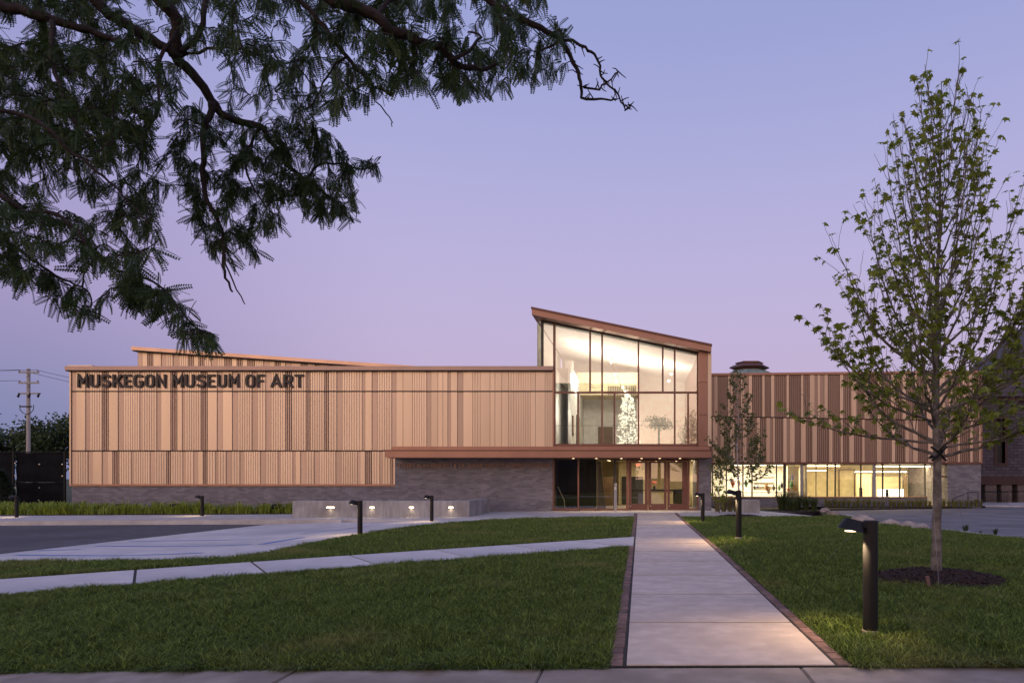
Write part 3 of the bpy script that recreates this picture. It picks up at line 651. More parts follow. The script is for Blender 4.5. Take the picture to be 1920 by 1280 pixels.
# rooms behind that window band
rm = part('classrooms', mus)
box('floor', 'room_floor', rm, wx0, wx1 - .3, YR + .5, 48, -.3, -.02)
box('ceiling', 'white_wall', rm, wx0, wx1 - .3, YR + .4, 48, 2.42, 2.455)
box('back_wall', 'cream_wall', rm, X(1500, 45), wx1 - .3, 46, 46.2, 0, 2.42)
box('back_wall', 'white_wall', rm, wx0, X(1500, 43) + .3, 43.6, 43.8, 0, 2.42)
box('partition', 'cream_wall', rm, X(1500, 42), X(1500, 42) + .12, 40.7, 46, 0, 2.42)
box('partition', 'back_wall', rm, X(1476, 41.5), X(1497, 41.5), 41.4, 41.6, 0, 2.3)
box('partition', 'cream_wall', rm, X(1606, 44), X(1634, 44), 44, 44.2, 0, Z(888, 44))
box('inner_door', 'cream_wall', rm, X(1574, 45.9), X(1602, 45.9), 45.9, 45.96, 0, Z(881, 45.9))
for a, b, z0, z1 in ((1572.5, 1574.2, 0, Z(881, 45.85)), (1601.8, 1603.6, 0, Z(881, 45.85)), (1572.5, 1603.6, Z(881, 45.85), Z(881, 45.85) + .06)):
    box('door_frame', 'wood_dark', rm, X(a, 45.85), X(b, 45.85), 45.82, 45.9, z0, z1)
box('partition', 'back_wall', rm, X(1632, 45), X(1692, 45), 45, 45.2, 0, Z(893, 45))
box('tall_cabinet', 'wood_dark', rm, X(1629, 44.6), X(1634, 44.6), 44.4, 44.6, 0, Z(893, 44.6))
box('lit_counter', 'glow_panel', rm, X(1652, 43), X(1694, 43), 43, 43.6, 0, Z(917, 43))
box('partition', 'wood_dark', rm, X(1697, 43.5), X(1698.4, 43.5), 43.4, 43.6, 0, Z(890, 43.5))
for a, b, py, y in ((1503, 1549, 881, 42.5), (1503, 1575, 872.5, 41.5), (1604, 1700, 883.5, 43), (1640, 1745, 873, 41.5), (1345, 1470, 868.6, 41)):
    z = Z(py, y); box('strip_lamp', 'strip_light', rm, X(a, y), X(b, y), y, y + .14, min(z, 2.38) - .05, min(z, 2.38))
for x, e in ((6.2, 130), (8.4, 110), (11, 75), (13.5, 75), (16.3, 75), (18, 30)):
    lamp('room_lamp', 'AREA', (x, 41.9 if x < 9 else 43, 2.33), e, (1, .80, .42) if x > 9.5 else (1, .86, .58), rm, 1.0, size_y=.5)
for py in (893, 903, 911):                          # shelves on the bright wall
    box('shelf', 'white_wall', rm, X(1412, 43.4), X(1452, 43.4), 43.35, 43.6, Z(py, 43.4) - .02, Z(py, 43.4))
# -- roof lantern of the older building behind
yl = 54.; lx = X(1405, yl); lan = thing('roof_lantern', 'brown copper roof lantern on a green hipped base behind the right wing', 'roof lantern', (lx, yl, 9))
zl = lambda p: Z(p, yl - 1.35)
MB().lathe([(7, 2.5), (zl(701), 2.1), (zl(690), 1.2), (zl(689.5), 1.1)], lx, yl, 8, R(22.5)).build('hipped_base', 'green_copper', lan)
for j in range(16):
    a = 2 * math.pi * (j + .5) / 16; MB().tube([(lx + 2.05 * math.cos(a), yl + 2.05 * math.sin(a), zl(700)), (lx + 1.16 * math.cos(a), yl + 1.16 * math.sin(a), zl(690))], .03, 4).build('seam', 'green_copper', lan)
MB().lathe([(zl(691), 1.1), (zl(688.5), 1.2), (zl(685), 1.6), (zl(682.5), 1.52), (zl(678.5), 1.15), (zl(678), 1.05)], lx, yl, 6).build('drum', 'copper_dark', lan)
MB().lathe([(zl(678), 1.02), (zl(676.6), 1.02), (zl(676.4), 1.12), (zl(674.6), 1.12)], lx, yl, 6).build('cap', 'copper_dark', lan)

# ================================================================== SIGNS
LET = {
 'M': (.78, [[(0, 0), (0, 1), (.5, .36), (1, 1), (1, 0)]]), 'U': (.66, [[(0, 1), (0, .26), (.09, .08), (.3, 0), (.7, 0), (.91, .08), (1, .26), (1, 1)]]),
 'S': (.64, [[(1, .80), (.9, .94), (.7, 1), (.3, 1), (.08, .93), (0, .78), (.06, .63), (.25, .55), (.75, .46), (.94, .38), (1, .23), (.92, .07), (.7, 0), (.3, 0), (.1, .06), (0, .20)]]),
 'K': (.66, [[(0, 0), (0, 1)], [(1, 1), (.12, .36)], [(.36, .56), (1, 0)]]), 'E': (.54, [[(1, 1), (0, 1), (0, 0), (1, 0)], [(.1, .5), (.88, .5)]]),
 'G': (.68, [[(1, .86), (.88, .96), (.68, 1), (.3, 1), (.09, .92), (0, .74), (0, .26), (.09, .08), (.3, 0), (.7, 0), (.91, .08), (1, .24), (1, .42), (.6, .42)]]),
 'O': (.66, [[(0, .74), (.09, .92), (.3, 1), (.7, 1), (.91, .92), (1, .74), (1, .26), (.91, .08), (.7, 0), (.3, 0), (.09, .08), (0, .26), 'c']]),
 'N': (.68, [[(0, 0), (0, 1), (1, 0), (1, 1)]]), 'F': (.54, [[(1, 1), (0, 1), (0, 0)], [(.1, .5), (.88, .5)]]),
 'A': (.78, [[(0, 0), (.5, 1), (1, 0)], [(.2, .28), (.8, .28)]]), 'R': (.66, [[(0, 0), (0, 1), (.68, 1), (.93, .92), (1, .74), (.93, .54), (.68, .46), (.1, .46)], [(.5, .46), (1, 0)]]),
 'T': (.62, [[(0, 1), (1, 1)], [(.5, .94), (.5, 0)]])}
def letter(ch, x, z, h, t, y0, y1, scale=1):
    """one solid letter drawn with an even stroke; returns its shape and width"""
    wd, strokes = LET[ch]; wd *= h * scale; mb = MB(); lay = 0
    for st in strokes:
        closed = st[-1] == 'c'; pts = [Vector((x + t / 2 + p[0] * (wd - t), z + t / 2 + p[1] * (h - t))) for p in st if p != 'c']; n = len(pts)
        if not closed:
            for e, q in ((0, 1), (-1, -2)):
                if st[e][1] in (0, 1) and abs(pts[e].x - pts[q].x) < .02 * h or ch in 'KRATNM' : pts[e] = pts[e] + (pts[e] - pts[q]).normalized() * t / 2 * (1 if st[e][1] in (0, 1) else 0)
                elif ch in 'EFT': pts[e] = pts[e] + (pts[e] - pts[q]).normalized() * t / 2 * (1 if st[e][0] == 1 else .4)
        lo, hi = [], []
        for i in range(n):
            a = pts[(i - 1) % n] if (closed or i) else None; b = pts[(i + 1) % n] if (closed or i < n - 1) else None
            d1 = (pts[i] - a).normalized() if a is not None else None; d2 = (b - pts[i]).normalized() if b is not None else None
            if d1 is None: d1 = d2
            if d2 is None: d2 = d1
            n1 = Vector((-d1.y, d1.x)); n2 = Vector((-d2.y, d2.x)); m = (n1 + n2)
            m = m.normalized() if m.length > 1e-5 else n1; k = t / 2 / max(.45, m.dot(n1))
            lo.append(pts[i] - m * k); hi.append(pts[i] + m * k)
        ya = y0 + lay * .004; lay += 1; k0 = len(mb.v)
        for i in range(n):
            for q in (lo[i], hi[i]): mb.v.append((q.x, ya, q.y)); mb.v.append((q.x, y1, q.y))
        for i in range(n if closed else n - 1):
            a, b = k0 + 4 * i, k0 + 4 * ((i + 1) % n)
            mb.f += [(a, b, b + 2, a + 2), (a + 1, b + 1, b, a), (a + 2, b + 2, b + 3, a + 3)]
        if not closed:
            for a in (k0, k0 + 4 * (n - 1)): mb.f.append((a, a + 1, a + 3, a + 2))
    return mb, wd
sgn = thing('museum_sign', 'dark raised capital letters MUSKEGON MUSEUM OF ART along the roofline', 'sign', (X(147, YF), YF - .2, Z(726.5, YF)))
text = 'MUSKEGON MUSEUM OF ART'; h = Z(702, YF) - Z(726.5, YF); t = h * .165; gapw = h * .15; spw = h * .40
tot = sum(LET[c][0] * h + gapw if c != ' ' else spw - gapw + gapw for c in text) - gapw; k = (X(570, YF) - X(147, YF)) / tot
x = X(147, YF)
for c in text:
    if c == ' ': x += spw * k * .75; continue
    mb, wd = letter(c, x, Z(726.5, YF), h, t, YF - .10, YF - .03, k); mb.build('letter', 'sign_metal', sgn); x += wd + gapw * k + (spw * .25 * 3 * k) / (len(text) - 4)
def text_mesh(txt, height, depth):
    cu = bpy.data.curves.new('lettering', 'FONT'); cu.body = txt; cu.size = 1; cu.extrude = depth / height * .7; cu.offset = .012
    o = bpy.data.objects.new('lettering', cu); C.objects.link(o); dg = bpy.context.evaluated_depsgraph_get()
    me = bpy.data.meshes.new_from_object(o.evaluated_get(dg)); bpy.data.objects.remove(o); bpy.data.curves.remove(cu)
    co = np.empty(len(me.vertices) * 3); me.vertices.foreach_get('co', co); co = co.reshape(-1, 3)
    return me, co
def place_text(txt, xa, xb, za, zb_, y, depth, mat, parent, name='lettering'):
    me, co = text_mesh(txt, zb_ - za, depth); mn, mx = co.min(0), co.max(0); off = wl(parent)
    out = np.empty_like(co); out[:, 0] = xa + (co[:, 0] - mn[0]) / (mx[0] - mn[0]) * (xb - xa); out[:, 2] = za + (co[:, 1] - mn[1]) / (mx[1] - mn[1]) * (zb_ - za)
    out[:, 1] = y - (co[:, 2] - mn[2]) / (mx[2] - mn[2]) * depth; out -= np.array(off); me.vertices.foreach_set('co', out.ravel()); me.update()
    me.materials.clear(); me.materials.append(M[mat]); o = bpy.data.objects.new(name, me); C.objects.link(o); o.parent = parent; return o
yp = 35.80; ps = thing('pavilion_sign', 'copper letters naming the pavilion on the brick wall under the canopy', 'sign', (X(747, yp), yp, Z(877, yp)))
place_text('STEVEN ALAN BENNETT & DR. ELAINE MELOTTI SCHMIDT PAVILION', X(747, yp), X(1031, yp), Z(877, yp), Z(868, yp), yp, .03, 'letter_bronze', ps)

# ================================================================== THINGS AROUND THE BUILDING
# -- path lights
def bollard_light(px, py, hpx, label, power, yfix=None):
    x, y = gp(px, py) if yfix is None else (X(px, yfix), yfix)
    z = EYE + (CY - py) * y / F; H = hpx * y / F
    b = thing('path_light', label, 'path light', (x, y, z - .02), 'black path lights')
    r = .074
    MB().lathe([(z - .03, r + .014), (z + .004, r + .014), (z + .008, r + .01)], x, y, 24).build('base_plate', 'old_concrete', b)
    MB().lathe([(z - .02, r), (z + H - .01, r), (z + H, r - .008)], x, y, 28).build('post', 'post_paint', b)
    bm = bmesh.new(); bmesh.ops.create_cone(bm, cap_ends=True, segments=24, radius1=.145, radius2=.085, depth=.115)
    mt = Matrix.Translation((x - .185, y, z + H - .045)) @ Matrix.Rotation(R(14), 4, 'Y')
    mb = MB().bm(bm, mt); mb.cbox(x - .16, x - r * .6, y - .055, y + .055, z + H - .075, z + H - .012, .006)
    hd = mb.build('lamp_head', 'black_metal', b)
    MB().lathe([(z + H - .112, .055), (z + H - .104, .06)], x - .20, y, 20).build('lens', 'lamp_warm', hd)
    lamp('path_lamp', 'SPOT', (x - .20, y, z + H - .135), power * 3.2, (1, .70, .38), b, .04, aim=(-.42, -.12, -1), spot=128, blend=.7)
    lamp('post_lamp', 'SPOT', (x - .17, y - .03, z + H - .14), power * 5.0, (1, .74, .44), b, .015, aim=(.62, .08, -1), spot=38, blend=1)
    return b
bollard_light(1632, 1181, 206, 'nearest black path light, large in the right foreground beside the young maple', 20, 6.95)
bollard_light(1385, 1007, 88, 'black path light in front of the small birch and concrete block', 34, 17.0)
bollard_light(1317.5, 979, 55, 'black path light standing in front of the brick pier right of the doors', 26)
bollard_light(675, 1001, 63, 'black path light at the grass edge near the blue parking lines', 12)
bollard_light(809.5, 976.5, 48, 'black path light on the far grass edge in front of the concrete seat wall', 12)
bollard_light(379, 967, 38, 'black path light beside the green planting bed below the museum sign', 11)
bollard_light(31, 969.5, 40, 'leftmost black path light, before the black screened fence', 11)
# -- two straight bollards by the right wing
for px, top, lab in ((1614, 914, 'left one of two slim dark bollards before the lit window band'), (1663.5, 917, 'right one of two slim dark bollards before the lit window band')):
    x, y = gp(px, 948); z = g(x, y); H = (948 - top) * y / F
    b = thing('bollard', lab, 'bollard', (x, y, z), 'slim bollards by the right wing')
    MB().lathe([(z - .1, .095), (z + H - .01, .095), (z + H, .08)], x, y, 20).build('post', 'black_metal', b)
    MB().lathe([(z + H * .82, .098), (z + H * .85, .098)], x, y, 20).build('band', 'steel', b)
# -- concrete seat wall with recessed lights
ys_ = 31.0; zs0 = g(X(700, ys_), ys_)
xa, xb = X(548, ys_), X(880, ys_); zt_ = Z(938.5, ys_)
sw_ = thing('seat_wall', 'long low concrete seat wall with four small lights in its face', 'wall', (xa, ys_, zs0))
poly = [(xa, ys_), (xb, ys_), (xb + .02, 35.2), (xb - .5, 35.2), (xb - .5, ys_ + .55), (xa, ys_ + .55)]
bm = bmesh.new(); f = bm.faces.new([bm.verts.new((x, y, zs0 - .4)) for x, y in poly]); r = bmesh.ops.extrude_face_region(bm, geom=[f])
for v in r['geom']:
    if isinstance(v, bmesh.types.BMVert): v.co.z = zt_ - .004 * (v.co.x - xa) * 0
bmesh.ops.recalc_face_normals(bm, faces=bm.faces[:]); bmesh.ops.bevel(bm, geom=[e for e in bm.edges], offset=.015, segments=1, affect='EDGES')
MB().bm(bm).build('wall_body', 'form_concrete', sw_)
for px, wpx in ((619.5, 7), (697.5, 4), (771.5, 4), (845.5, 4)):
    x = X(px, ys_); z = Z(951, ys_); hw_ = wpx * ys_ / F
    box('step_light', 'step_light', sw_, x - hw_, x + hw_, ys_ - .012, ys_ + .02, z - .025, z + .035)
    box('light_hood', 'steel', sw_, x - hw_ - .04, x + hw_ + .04, ys_ - .022, ys_ + .01, z + .037, z + .06)
    lamp('step_lamp', 'SPOT', (x, ys_ - .06, z), 4, (1, .78, .48), sw_, .04, aim=(0, -.35, -1), spot=140, blend=.7)
# -- concrete seat block right of the entrance
xa, ya = gp(1388, 961); xb = X(1425, ya); bt = Z(937, ya)
cb = MB().cbox(xa - .12, xb, ya, ya + .75, g(xa, ya) - .3, bt, .02).build('concrete_block', 'form_concrete')
tag(cb, 'square concrete seat block on the plaza right of the entrance', 'seat')
# -- door-opener post
x, y = gp(1154, 957.5); z = g(x, y)
po = thing('push_button_post', 'slim grey push-button post standing before the entrance glass', 'post', (x, y, z))
MB().cbox(x - .075, x + .075, y - .05, y + .05, z - .1, Z(906, y), .01).build('post', 'grey_metal', po)
MB().cbox(x - .05, x + .05, y - .062, y - .051, Z(918, y), Z(913, y), .003).build('push_plate', 'steel', po)
# -- floodlights lying in the left bed
for px, lab in ((222, 'low black floodlight among the plants under the sign, leftmost of three'), (325, 'low black floodlight among the plants, middle of three'), (518, 'low black floodlight in the plants beside the concrete seat wall')):
    y = 34.7; x = X(px, y); z = g(x, y)
    fl = thing('floodlight', lab, 'floodlight', (x, y, z), 'floodlights in the planting bed')
    bm = bmesh.new(); bmesh.ops.create_cube(bm, size=1); bmesh.ops.scale(bm, vec=(.42, .12, .26), verts=bm.verts[:]); bmesh.ops.bevel(bm, geom=bm.edges[:], offset=.02, segments=1, affect='EDGES')
    MB().bm(bm, Matrix.Translation((x, y, z + .36)) @ Matrix.Rotation(R(-50), 4, 'X')).build('housing', 'black_metal', fl)
    MB().tube([(x, y, z - .1), (x, y, z + .33)], .03, 8).build('stem', 'black_metal', fl)
# -- handrail at the far door
x0, y0 = X(1786, 41.2), 39.4; hr = thing('handrail', 'thin dark sloping handrail by the brick end of the right wing', 'handrail', (x0, y0, -.1))
pr = [P(1786, 935, 39.4), P(1815, 923, 39.4), P(1834, 922, 39.4)]
MB().tube(pr, .022, 6).build('rail', 'black_metal', hr)
for q in (pr[0], pr[1], pr[2]): MB().tube([q, (q[0], q[1], -.12)], .02, 6).build('post', 'black_metal', hr)

# -- boulders along the drive
def rock_mesh(seed, sx, sy, sz):
    r = random.Random(seed); bm = bmesh.new(); bmesh.ops.create_icosphere(bm, subdivisions=3, radius=1)
    ds = [(Vector((r.uniform(-1, 1), r.uniform(-1, 1), r.uniform(-.6, 1))).normalized(), r.uniform(.55, .85)) for _ in range(11)]
    for v in bm.verts:
        for d, k in ds:
            e = v.co.dot(d) - k
            if e > 0: v.co -= d * e * .92
        v.co += v.co.normalized() * (math.sin(v.co.x * 9 + seed) * math.sin(v.co.y * 8) * .025)
        v.co = Vector((v.co.x * sx, v.co.y * sy, v.co.z * sz))
    return MB().bm(bm).mesh('boulder', False)
rocks = [(1548, 956.5, 9, 5), (1563, 961, 10, 4), (1622, 975, 20, 8), (1668, 981, 19, 7), (1702, 985.5, 14, 7), (1726, 989.5, 16, 7.5)]
words = ['farthest grey boulder at the lawn corner by the tall grasses', 'second boulder from the tall grasses at the drive edge', 'pale boulder right behind the head of the nearest path light', 'long low boulder just right of the nearest path light', 'rough boulder in the gap between the long low one and the maple trunk', 'brown boulder at the drive edge touching the maple trunk in view']
for i, (px, py, wpx, hpx) in enumerate(rocks):
    x, y = gp(px, py + 3); s_ = y / F
    o = link_mesh('boulder', rock_mesh(i + 3, wpx * s_ * 1.35, .30, hpx * s_ * 1.45), 'rock', None, (x, y, g(x, y) + .05), rot=(0, 0, random.uniform(-.35, -.1)))
    tag(o, words[i], 'boulder', 'boulders along the drive')
# flat kerb stones beyond the trunk
ke = [(1578, 966), (1606, 971)], [(1765, 995), (1800, 999.5)], [(1802, 1000), (1838, 1004.5)], [(1840, 1005), (1880, 1010)], [(1882, 1010), (1918, 1015)]
kl = ['pale kerb stone between the far boulders and the near ones', 'pale kerb stone just right of the maple trunk', 'pale kerb stone behind the larger weed', 'pale kerb stone behind the smaller weed', 'pale kerb stone at the right edge of the picture']
for (a, b), lab in zip(ke, kl):
    a, b = Vector(gp(*a)), Vector(gp(*b)); d = (b - a).normalized(); q = Vector((-d.y, d.x)) * .22; mb = MB(); z0, z1 = g(*a) + .07, g(*b) + .07
    bm = bmesh.new(); vv = [bm.verts.new((p.x, p.y, z)) for z in (-.3, 0) for p in (a, b, b + q, a + q)]
    for v in vv[4:]: v.co.z = z0 + random.uniform(-.012, .012)
    for fi in ((0, 3, 2, 1), (4, 5, 6, 7), (0, 1, 5, 4), (1, 2, 6, 5), (2, 3, 7, 6), (3, 0, 4, 7)): bm.faces.new([vv[i] for i in fi])
    bmesh.ops.bevel(bm, geom=bm.edges[:], offset=.025, segments=1, affect='EDGES')
    tag(mb.bm(bm).build('kerb_stone', 'form_concrete'), lab, 'kerb stone', 'kerb stones along the drive')

# -- black screened fence at the left
yf = 38.5; fe = thing('screened_fence', 'tall fence hung with black screening fabric beside the left wing', 'fence', (X(60, yf), yf, -.4))
ft, fb = Z(848, yf), -.5
def cloth(x0, x1, z0, z1, y):
    mb = MB(); nx, nz = 24, 14
    for j in range(nz + 1):
        for i in range(nx + 1):
            u, v = i / nx, j / nz; sag = .05 * math.sin(u * 9 + v * 3) * v + .03 * math.sin(v * 11 + u * 4); mb.v.append((x0 + (x1 - x0) * u, y + sag, z0 + (z1 - z0) * v - .03 * math.sin(u * math.pi) * (v > .9)))
    for j in range(nz):
        for i in range(nx): k = j * (nx + 1) + i; mb.f.append((k, k + 1, k + nx + 2, k + nx + 1))
    return mb
zm = Z(903, yf)
for a, b in ((-150, -60), (-58, 26), (30, 122)):
    for z0, z1 in ((zm + .015, ft), (fb, zm - .015)): cloth(X(a, yf), X(b, yf), z0, z1, yf).build('screen', 'fence_fabric', fe, True)
for px in (-151, -59, 28, 124): MB().tube([(X(px, yf), yf - .08, fb), (X(px, yf), yf - .08, ft + .1)], .06, 8).build('post', 'black_metal', fe)
MB().tube([(X(-151, yf), yf - .07, ft + .02), (X(124, yf), yf - .07, ft + .02)], .025, 6).build('rail', 'black_metal', fe)
MB().tube([(X(-151, yf), yf - .07, zm), (X(124, yf), yf - .07, zm)], .02, 6).build('rail', 'black_metal', fe)
for px, py in ((32, 868), (32, 891), (32, 914), (77, 914), (76, 937), (120, 870), (120, 892), (77, 870)):
    MB().cbox(X(px, yf) - .035, X(px, yf) + .035, yf - .13, yf - .10, Z(py, yf) - .03, Z(py, yf) + .03, .005).build('clip', 'steel', fe)
# -- utility pole and its wires
yu = 60.; pc = X(53, yu); pol = thing('utility_pole', 'grey wooden utility pole with four crossarms behind the fence', 'utility pole', (pc, yu, -.5))
MB().tube([(pc, yu, -.7), (pc + .02, yu, Z(691, yu))], [.17, .13], 14).build('pole', 'pole_wood', pol)
for py, a, b in ((698.5, 38, 76), (718, 38, 76), (738, 38, 79)):
    ar = MB().box(X(a, yu), X(b, yu), yu - .20, yu - .13, Z(py, yu) - .07, Z(py, yu) + .07).build('crossarm', 'pole_wood', pol)
    MB().tube([(pc, yu - .16, Z(py + 8, yu)), (X(62, yu), yu - .16, Z(py, yu))], .035, 4).build('brace', 'pole_wood', pol)
    for q in ((a + 2, b - 2, 60) if py > 730 else (a + 2, b - 2)):
        if py > 730: MB().tube([(X(q, yu), yu - .24, Z(py, yu)), (X(q, yu) + .06, yu - .3, Z(py + 3, yu)), (X(q, yu), yu - .3, Z(py + 7, yu)), (X(q, yu) - .08, yu - .28, Z(py + 4, yu))], .07, 6).build('insulator', 'black_metal', pol)
        else: MB().lathe([(Z(py, yu) + .07, .05), (Z(py, yu) + .16, .07), (Z(py, yu) + .22, .04)], X(q, yu), yu - .165, 8).build('insulator', 'grey_metal', pol)
for s_ in (-1, 1):
    MB().tube([(pc + s_ * .62, yu - .15, Z(759, yu)), (pc + s_ * .58, yu - .15, Z(768, yu)), (pc + s_ * .35, yu - .15, Z(774, yu)), (pc, yu - .15, Z(777, yu))], .03, 5).build('bracket', 'black_metal', pol)
box('crossarm', 'black_metal', pol, X(40, yu), X(63, yu), yu - .18, yu - .14, Z(763.5, yu), Z(761, yu))
def wire(a, b, sag, r=.02):
    a, b = Vector(a), Vector(b); return MB().tube([a.lerp(b, t / 20) - Vector((0, 0, sag * 4 * (t / 20) * (1 - t / 20))) for t in range(21)], r, 4)
for i, (py, px, dy, lab) in enumerate(((698, 40, 0, 'thin wire running left from the top crossarm'), (698, 74, 1, 'second thin wire running left from the top crossarm'), (718, 40, 2, 'thin wire running left from the second crossarm'))):
    a = Vector((X(px, yu), yu - .17, Z(py, yu) + .2)); tag(wire(a, a + Vector((-40, -4 - dy, 1.2)), .8).build('wire', 'black_metal'), lab, 'wire', 'overhead wires')
for px, dy, lab in ((74, 0, 'thin wire sloping right from the top crossarm behind the museum'), (60, 2, 'lower thin wire sloping right from the pole behind the museum')):
    a = Vector((X(px, yu), yu - .17, Z(699 + dy * 2, yu) + .2)); tag(wire(a, a + Vector((14, 30, -2.2 - dy * .4)), .6).build('wire', 'black_metal'), lab, 'wire', 'overhead wires')

# -- stone church at the right
yk = 48.; ch = thing('stone_church', 'dark grey stone church with a steep slate roof at the right edge', 'church', (26, yk, -.3))
kx = lambda p: X(p, yk); kz = lambda p: Z(p, yk)
ex = kx(1836)
# wall left and right of the tall window, and above and below it
w0, w1, v0, v1 = kx(1868), kx(1884), kz(868), kz(785)
MB().box(ex, w0, yk, yk + .5, kz(905), kz(752)).build('wall', 'stone', ch); MB().box(w1, 42, yk, yk + .5, kz(905), kz(752)).build('wall', 'stone', ch)
MB().box(w0 + .001, w1 - .001, yk + .002, yk + .5, kz(905), v0).build('wall', 'stone', ch); MB().box(w0 + .001, w1 - .001, yk + .002, yk + .5, v1, kz(752)).build('wall', 'stone', ch)
MB().box(ex + .1, 42, yk + .52, yk + 8.4, -1, kz(752)).build('wall_core', 'dark_room', ch)
wn = box('window', 'dark_room', ch, w0 + .01, w1 - .01, yk + .35, yk + .42, v0, v1)
for a, b, c, d in ((w0 - .16, w0, v0 - .16, v1 + .16), (w1, w1 + .16, v0 - .16, v1 + .16), (w0, w1, v0 - .16, v0), (w0, w1, v1, v1 + .16)): box('window_frame', 'red_stone', ch, a, b, yk - .06, yk + .3, c, d)
box('window_bar', 'dark_frame', ch, w0, w1, yk + .30, yk + .34, kz(828), kz(826))
box('string_course', 'red_stone', ch, ex - .1, 42, yk - .14, yk + .3, kz(908), kz(893))
MB().prism([(ex - .1, kz(893) + .002), (42, kz(893) + .002), (42, kz(888)), (ex - .1, kz(888))], yk - .07, yk + .2).build('string_course', 'stone', ch)
for a, b in ((1846, 1868), (1876, 1897), (1907, 1928), (1936, 1960)):
    pr_ = part('pier', ch, Vector((kx(a), yk, -.3)) - wl(ch))
    for z0, z1 in ((kz(944) - .2, kz(922)), (kz(921.5), kz(908) - .005)): MB().cbox(kx(a), kx(b), yk - .1, yk + .5, z0, z1, .06).build('stone_block', 'church_base', pr_)
box('cornice', 'red_stone', ch, ex - .25, 42, yk - .25, yk + .5, kz(752) + .002, kz(744))
rzb = kz(744) + .004
rxa, rxb, rya, ryb, rtop = ex - .45, 46, yk - .5, yk + 9, 17.5
MB().add([(rxa, rya, rzb), (rxb, rya, rzb), (rxb, ryb, rzb), (rxa, ryb, rzb), ((rxa + rxb) / 2, rya + 4.4, rtop), ((rxa + rxb) / 2, ryb - 4.4, rtop)],
         [(0, 1, 4), (1, 2, 5, 4), (2, 3, 5), (3, 0, 4, 5), (3, 2, 1, 0)]).build('roof', 'church_roof', ch)
for i in range(1, 30):                             # courses of slate standing a little proud
    t = i / 32; a = Vector((rxa, rya, rzb)).lerp(Vector(((rxa + rxb) / 2, rya + 4.4, rtop)), t); b = Vector((rxb, rya, rzb)).lerp(Vector(((rxa + rxb) / 2, rya + 4.4, rtop)), t)
    MB().add([a + Vector((0, -.05, -.03)), b + Vector((0, -.05, -.03)), b + Vector((0, .03, .05)), a + Vector((0, .03, .05))], [(0, 1, 2, 3)]).build('slate_course', 'church_roof', ch)
ir = thing('iron_railing', 'black iron railing in front of the church base', 'railing', (X(1850, 44), 44, -.1))
MB().tube([P(1842, 922, 44), P(1890, 922, 44)], .025, 6).build('rail', 'black_metal', ir); MB().tube([P(1842, 938, 44), P(1890, 938, 44)], .02, 6).build('rail', 'black_metal', ir)
for i in range(17):
    q = P(1842 + i * 3, 922, 44); MB().tube([q, (q[0], q[1], -.15)], .012, 4).build('baluster', 'black_metal', ir)

# ================================================================== THINGS INSIDE, SEEN THROUGH THE GLASS
yq = 40.; sx, cz0, cz1 = X(1177, yq), Z(836, yq), Z(737, yq)
scu = thing('glass_sculpture', 'tall cone of glittering white glass pieces inside the upper hall', 'sculpture', (sx, yq, cz0))
mb = MB(); r_ = random.Random(5)
for i in range(430):
    t = r_.random() ** .85; z = cz0 + (cz1 - cz0) * t; rad = (.70 * (1 - t) ** .55 + .14) * r_.uniform(.45, 1.02) * (1 if t < .93 else .7); a = r_.uniform(0, 2 * math.pi)
    c = Vector((sx + rad * math.cos(a), yq + rad * math.sin(a), z)); s_ = r_.uniform(.045, .10); q = Vector((r_.gauss(0, 1), r_.gauss(0, 1), r_.gauss(0, 1))).normalized(); u = q.orthogonal().normalized(); v = q.cross(u)
    mb.add([c + u * s_ * math.cos(k * 1.2566) + v * s_ * math.sin(k * 1.2566) * .8 for k in range(5)] + [c + q * s_ * .5], [(0, 1, 5), (1, 2, 5), (2, 3, 5), (3, 4, 5), (4, 0, 5)])
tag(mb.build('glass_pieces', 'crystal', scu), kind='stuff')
MB().tube([(sx, yq, cz0 - .05), (sx, yq, cz1 + .9)], .03, 6).build('stem', 'steel', scu)
lamp('sculpture_lamp', 'POINT', (sx, yq - 1.3, cz1 + .4), 34, (1, .9, .7), scu, .1); lamp('sculpture_lamp', 'POINT', (sx - .3, yq - 1.4, cz0 + .8), 18, (1, .9, .7), scu, .1)
tk = thing('track_light', 'thin ceiling track with small bright spotlights above the glass sculpture', 'track light', P(1150, 660, 39.5))
tp = [P(1143, 655, 41), P(1150, 690, 40.4), P(1158, 706, 40), P(1166, 728, 39.6)]
MB().tube(tp, .018, 5).build('track', 'black_metal', tk)
for px, py in ((1154, 701), (1156, 714), (1168, 726), (1146, 679), (1172, 733)):
    q = P(px, py, 39.8); MB().lathe([(q[2] - .05, .05), (q[2] + .02, .055), (q[2] + .06, .03)], q[0], q[1], 8).build('spotlight', 'bulb', tk)
for px, py, lab in ((1254, 714, 'lower small bright ceiling spotlight at the right of the upper hall'), (1258.5, 701, 'upper small bright ceiling spotlight at the right of the upper hall')):
    q = P(px, py, 41); s0 = thing('ceiling_spotlight', lab, 'spotlight', q, 'ceiling spotlights of the upper hall')
    MB().lathe([(q[2] - .05, .06), (q[2] + .05, .06)], q[0], q[1], 10).build('lamp', 'bulb', s0); MB().tube([(q[0], q[1], q[2] + .05), (q[0], q[1], gt(q[0]))], .012, 4).build('rod', 'grey_metal', s0)
xw = X(1079, 41) + .004
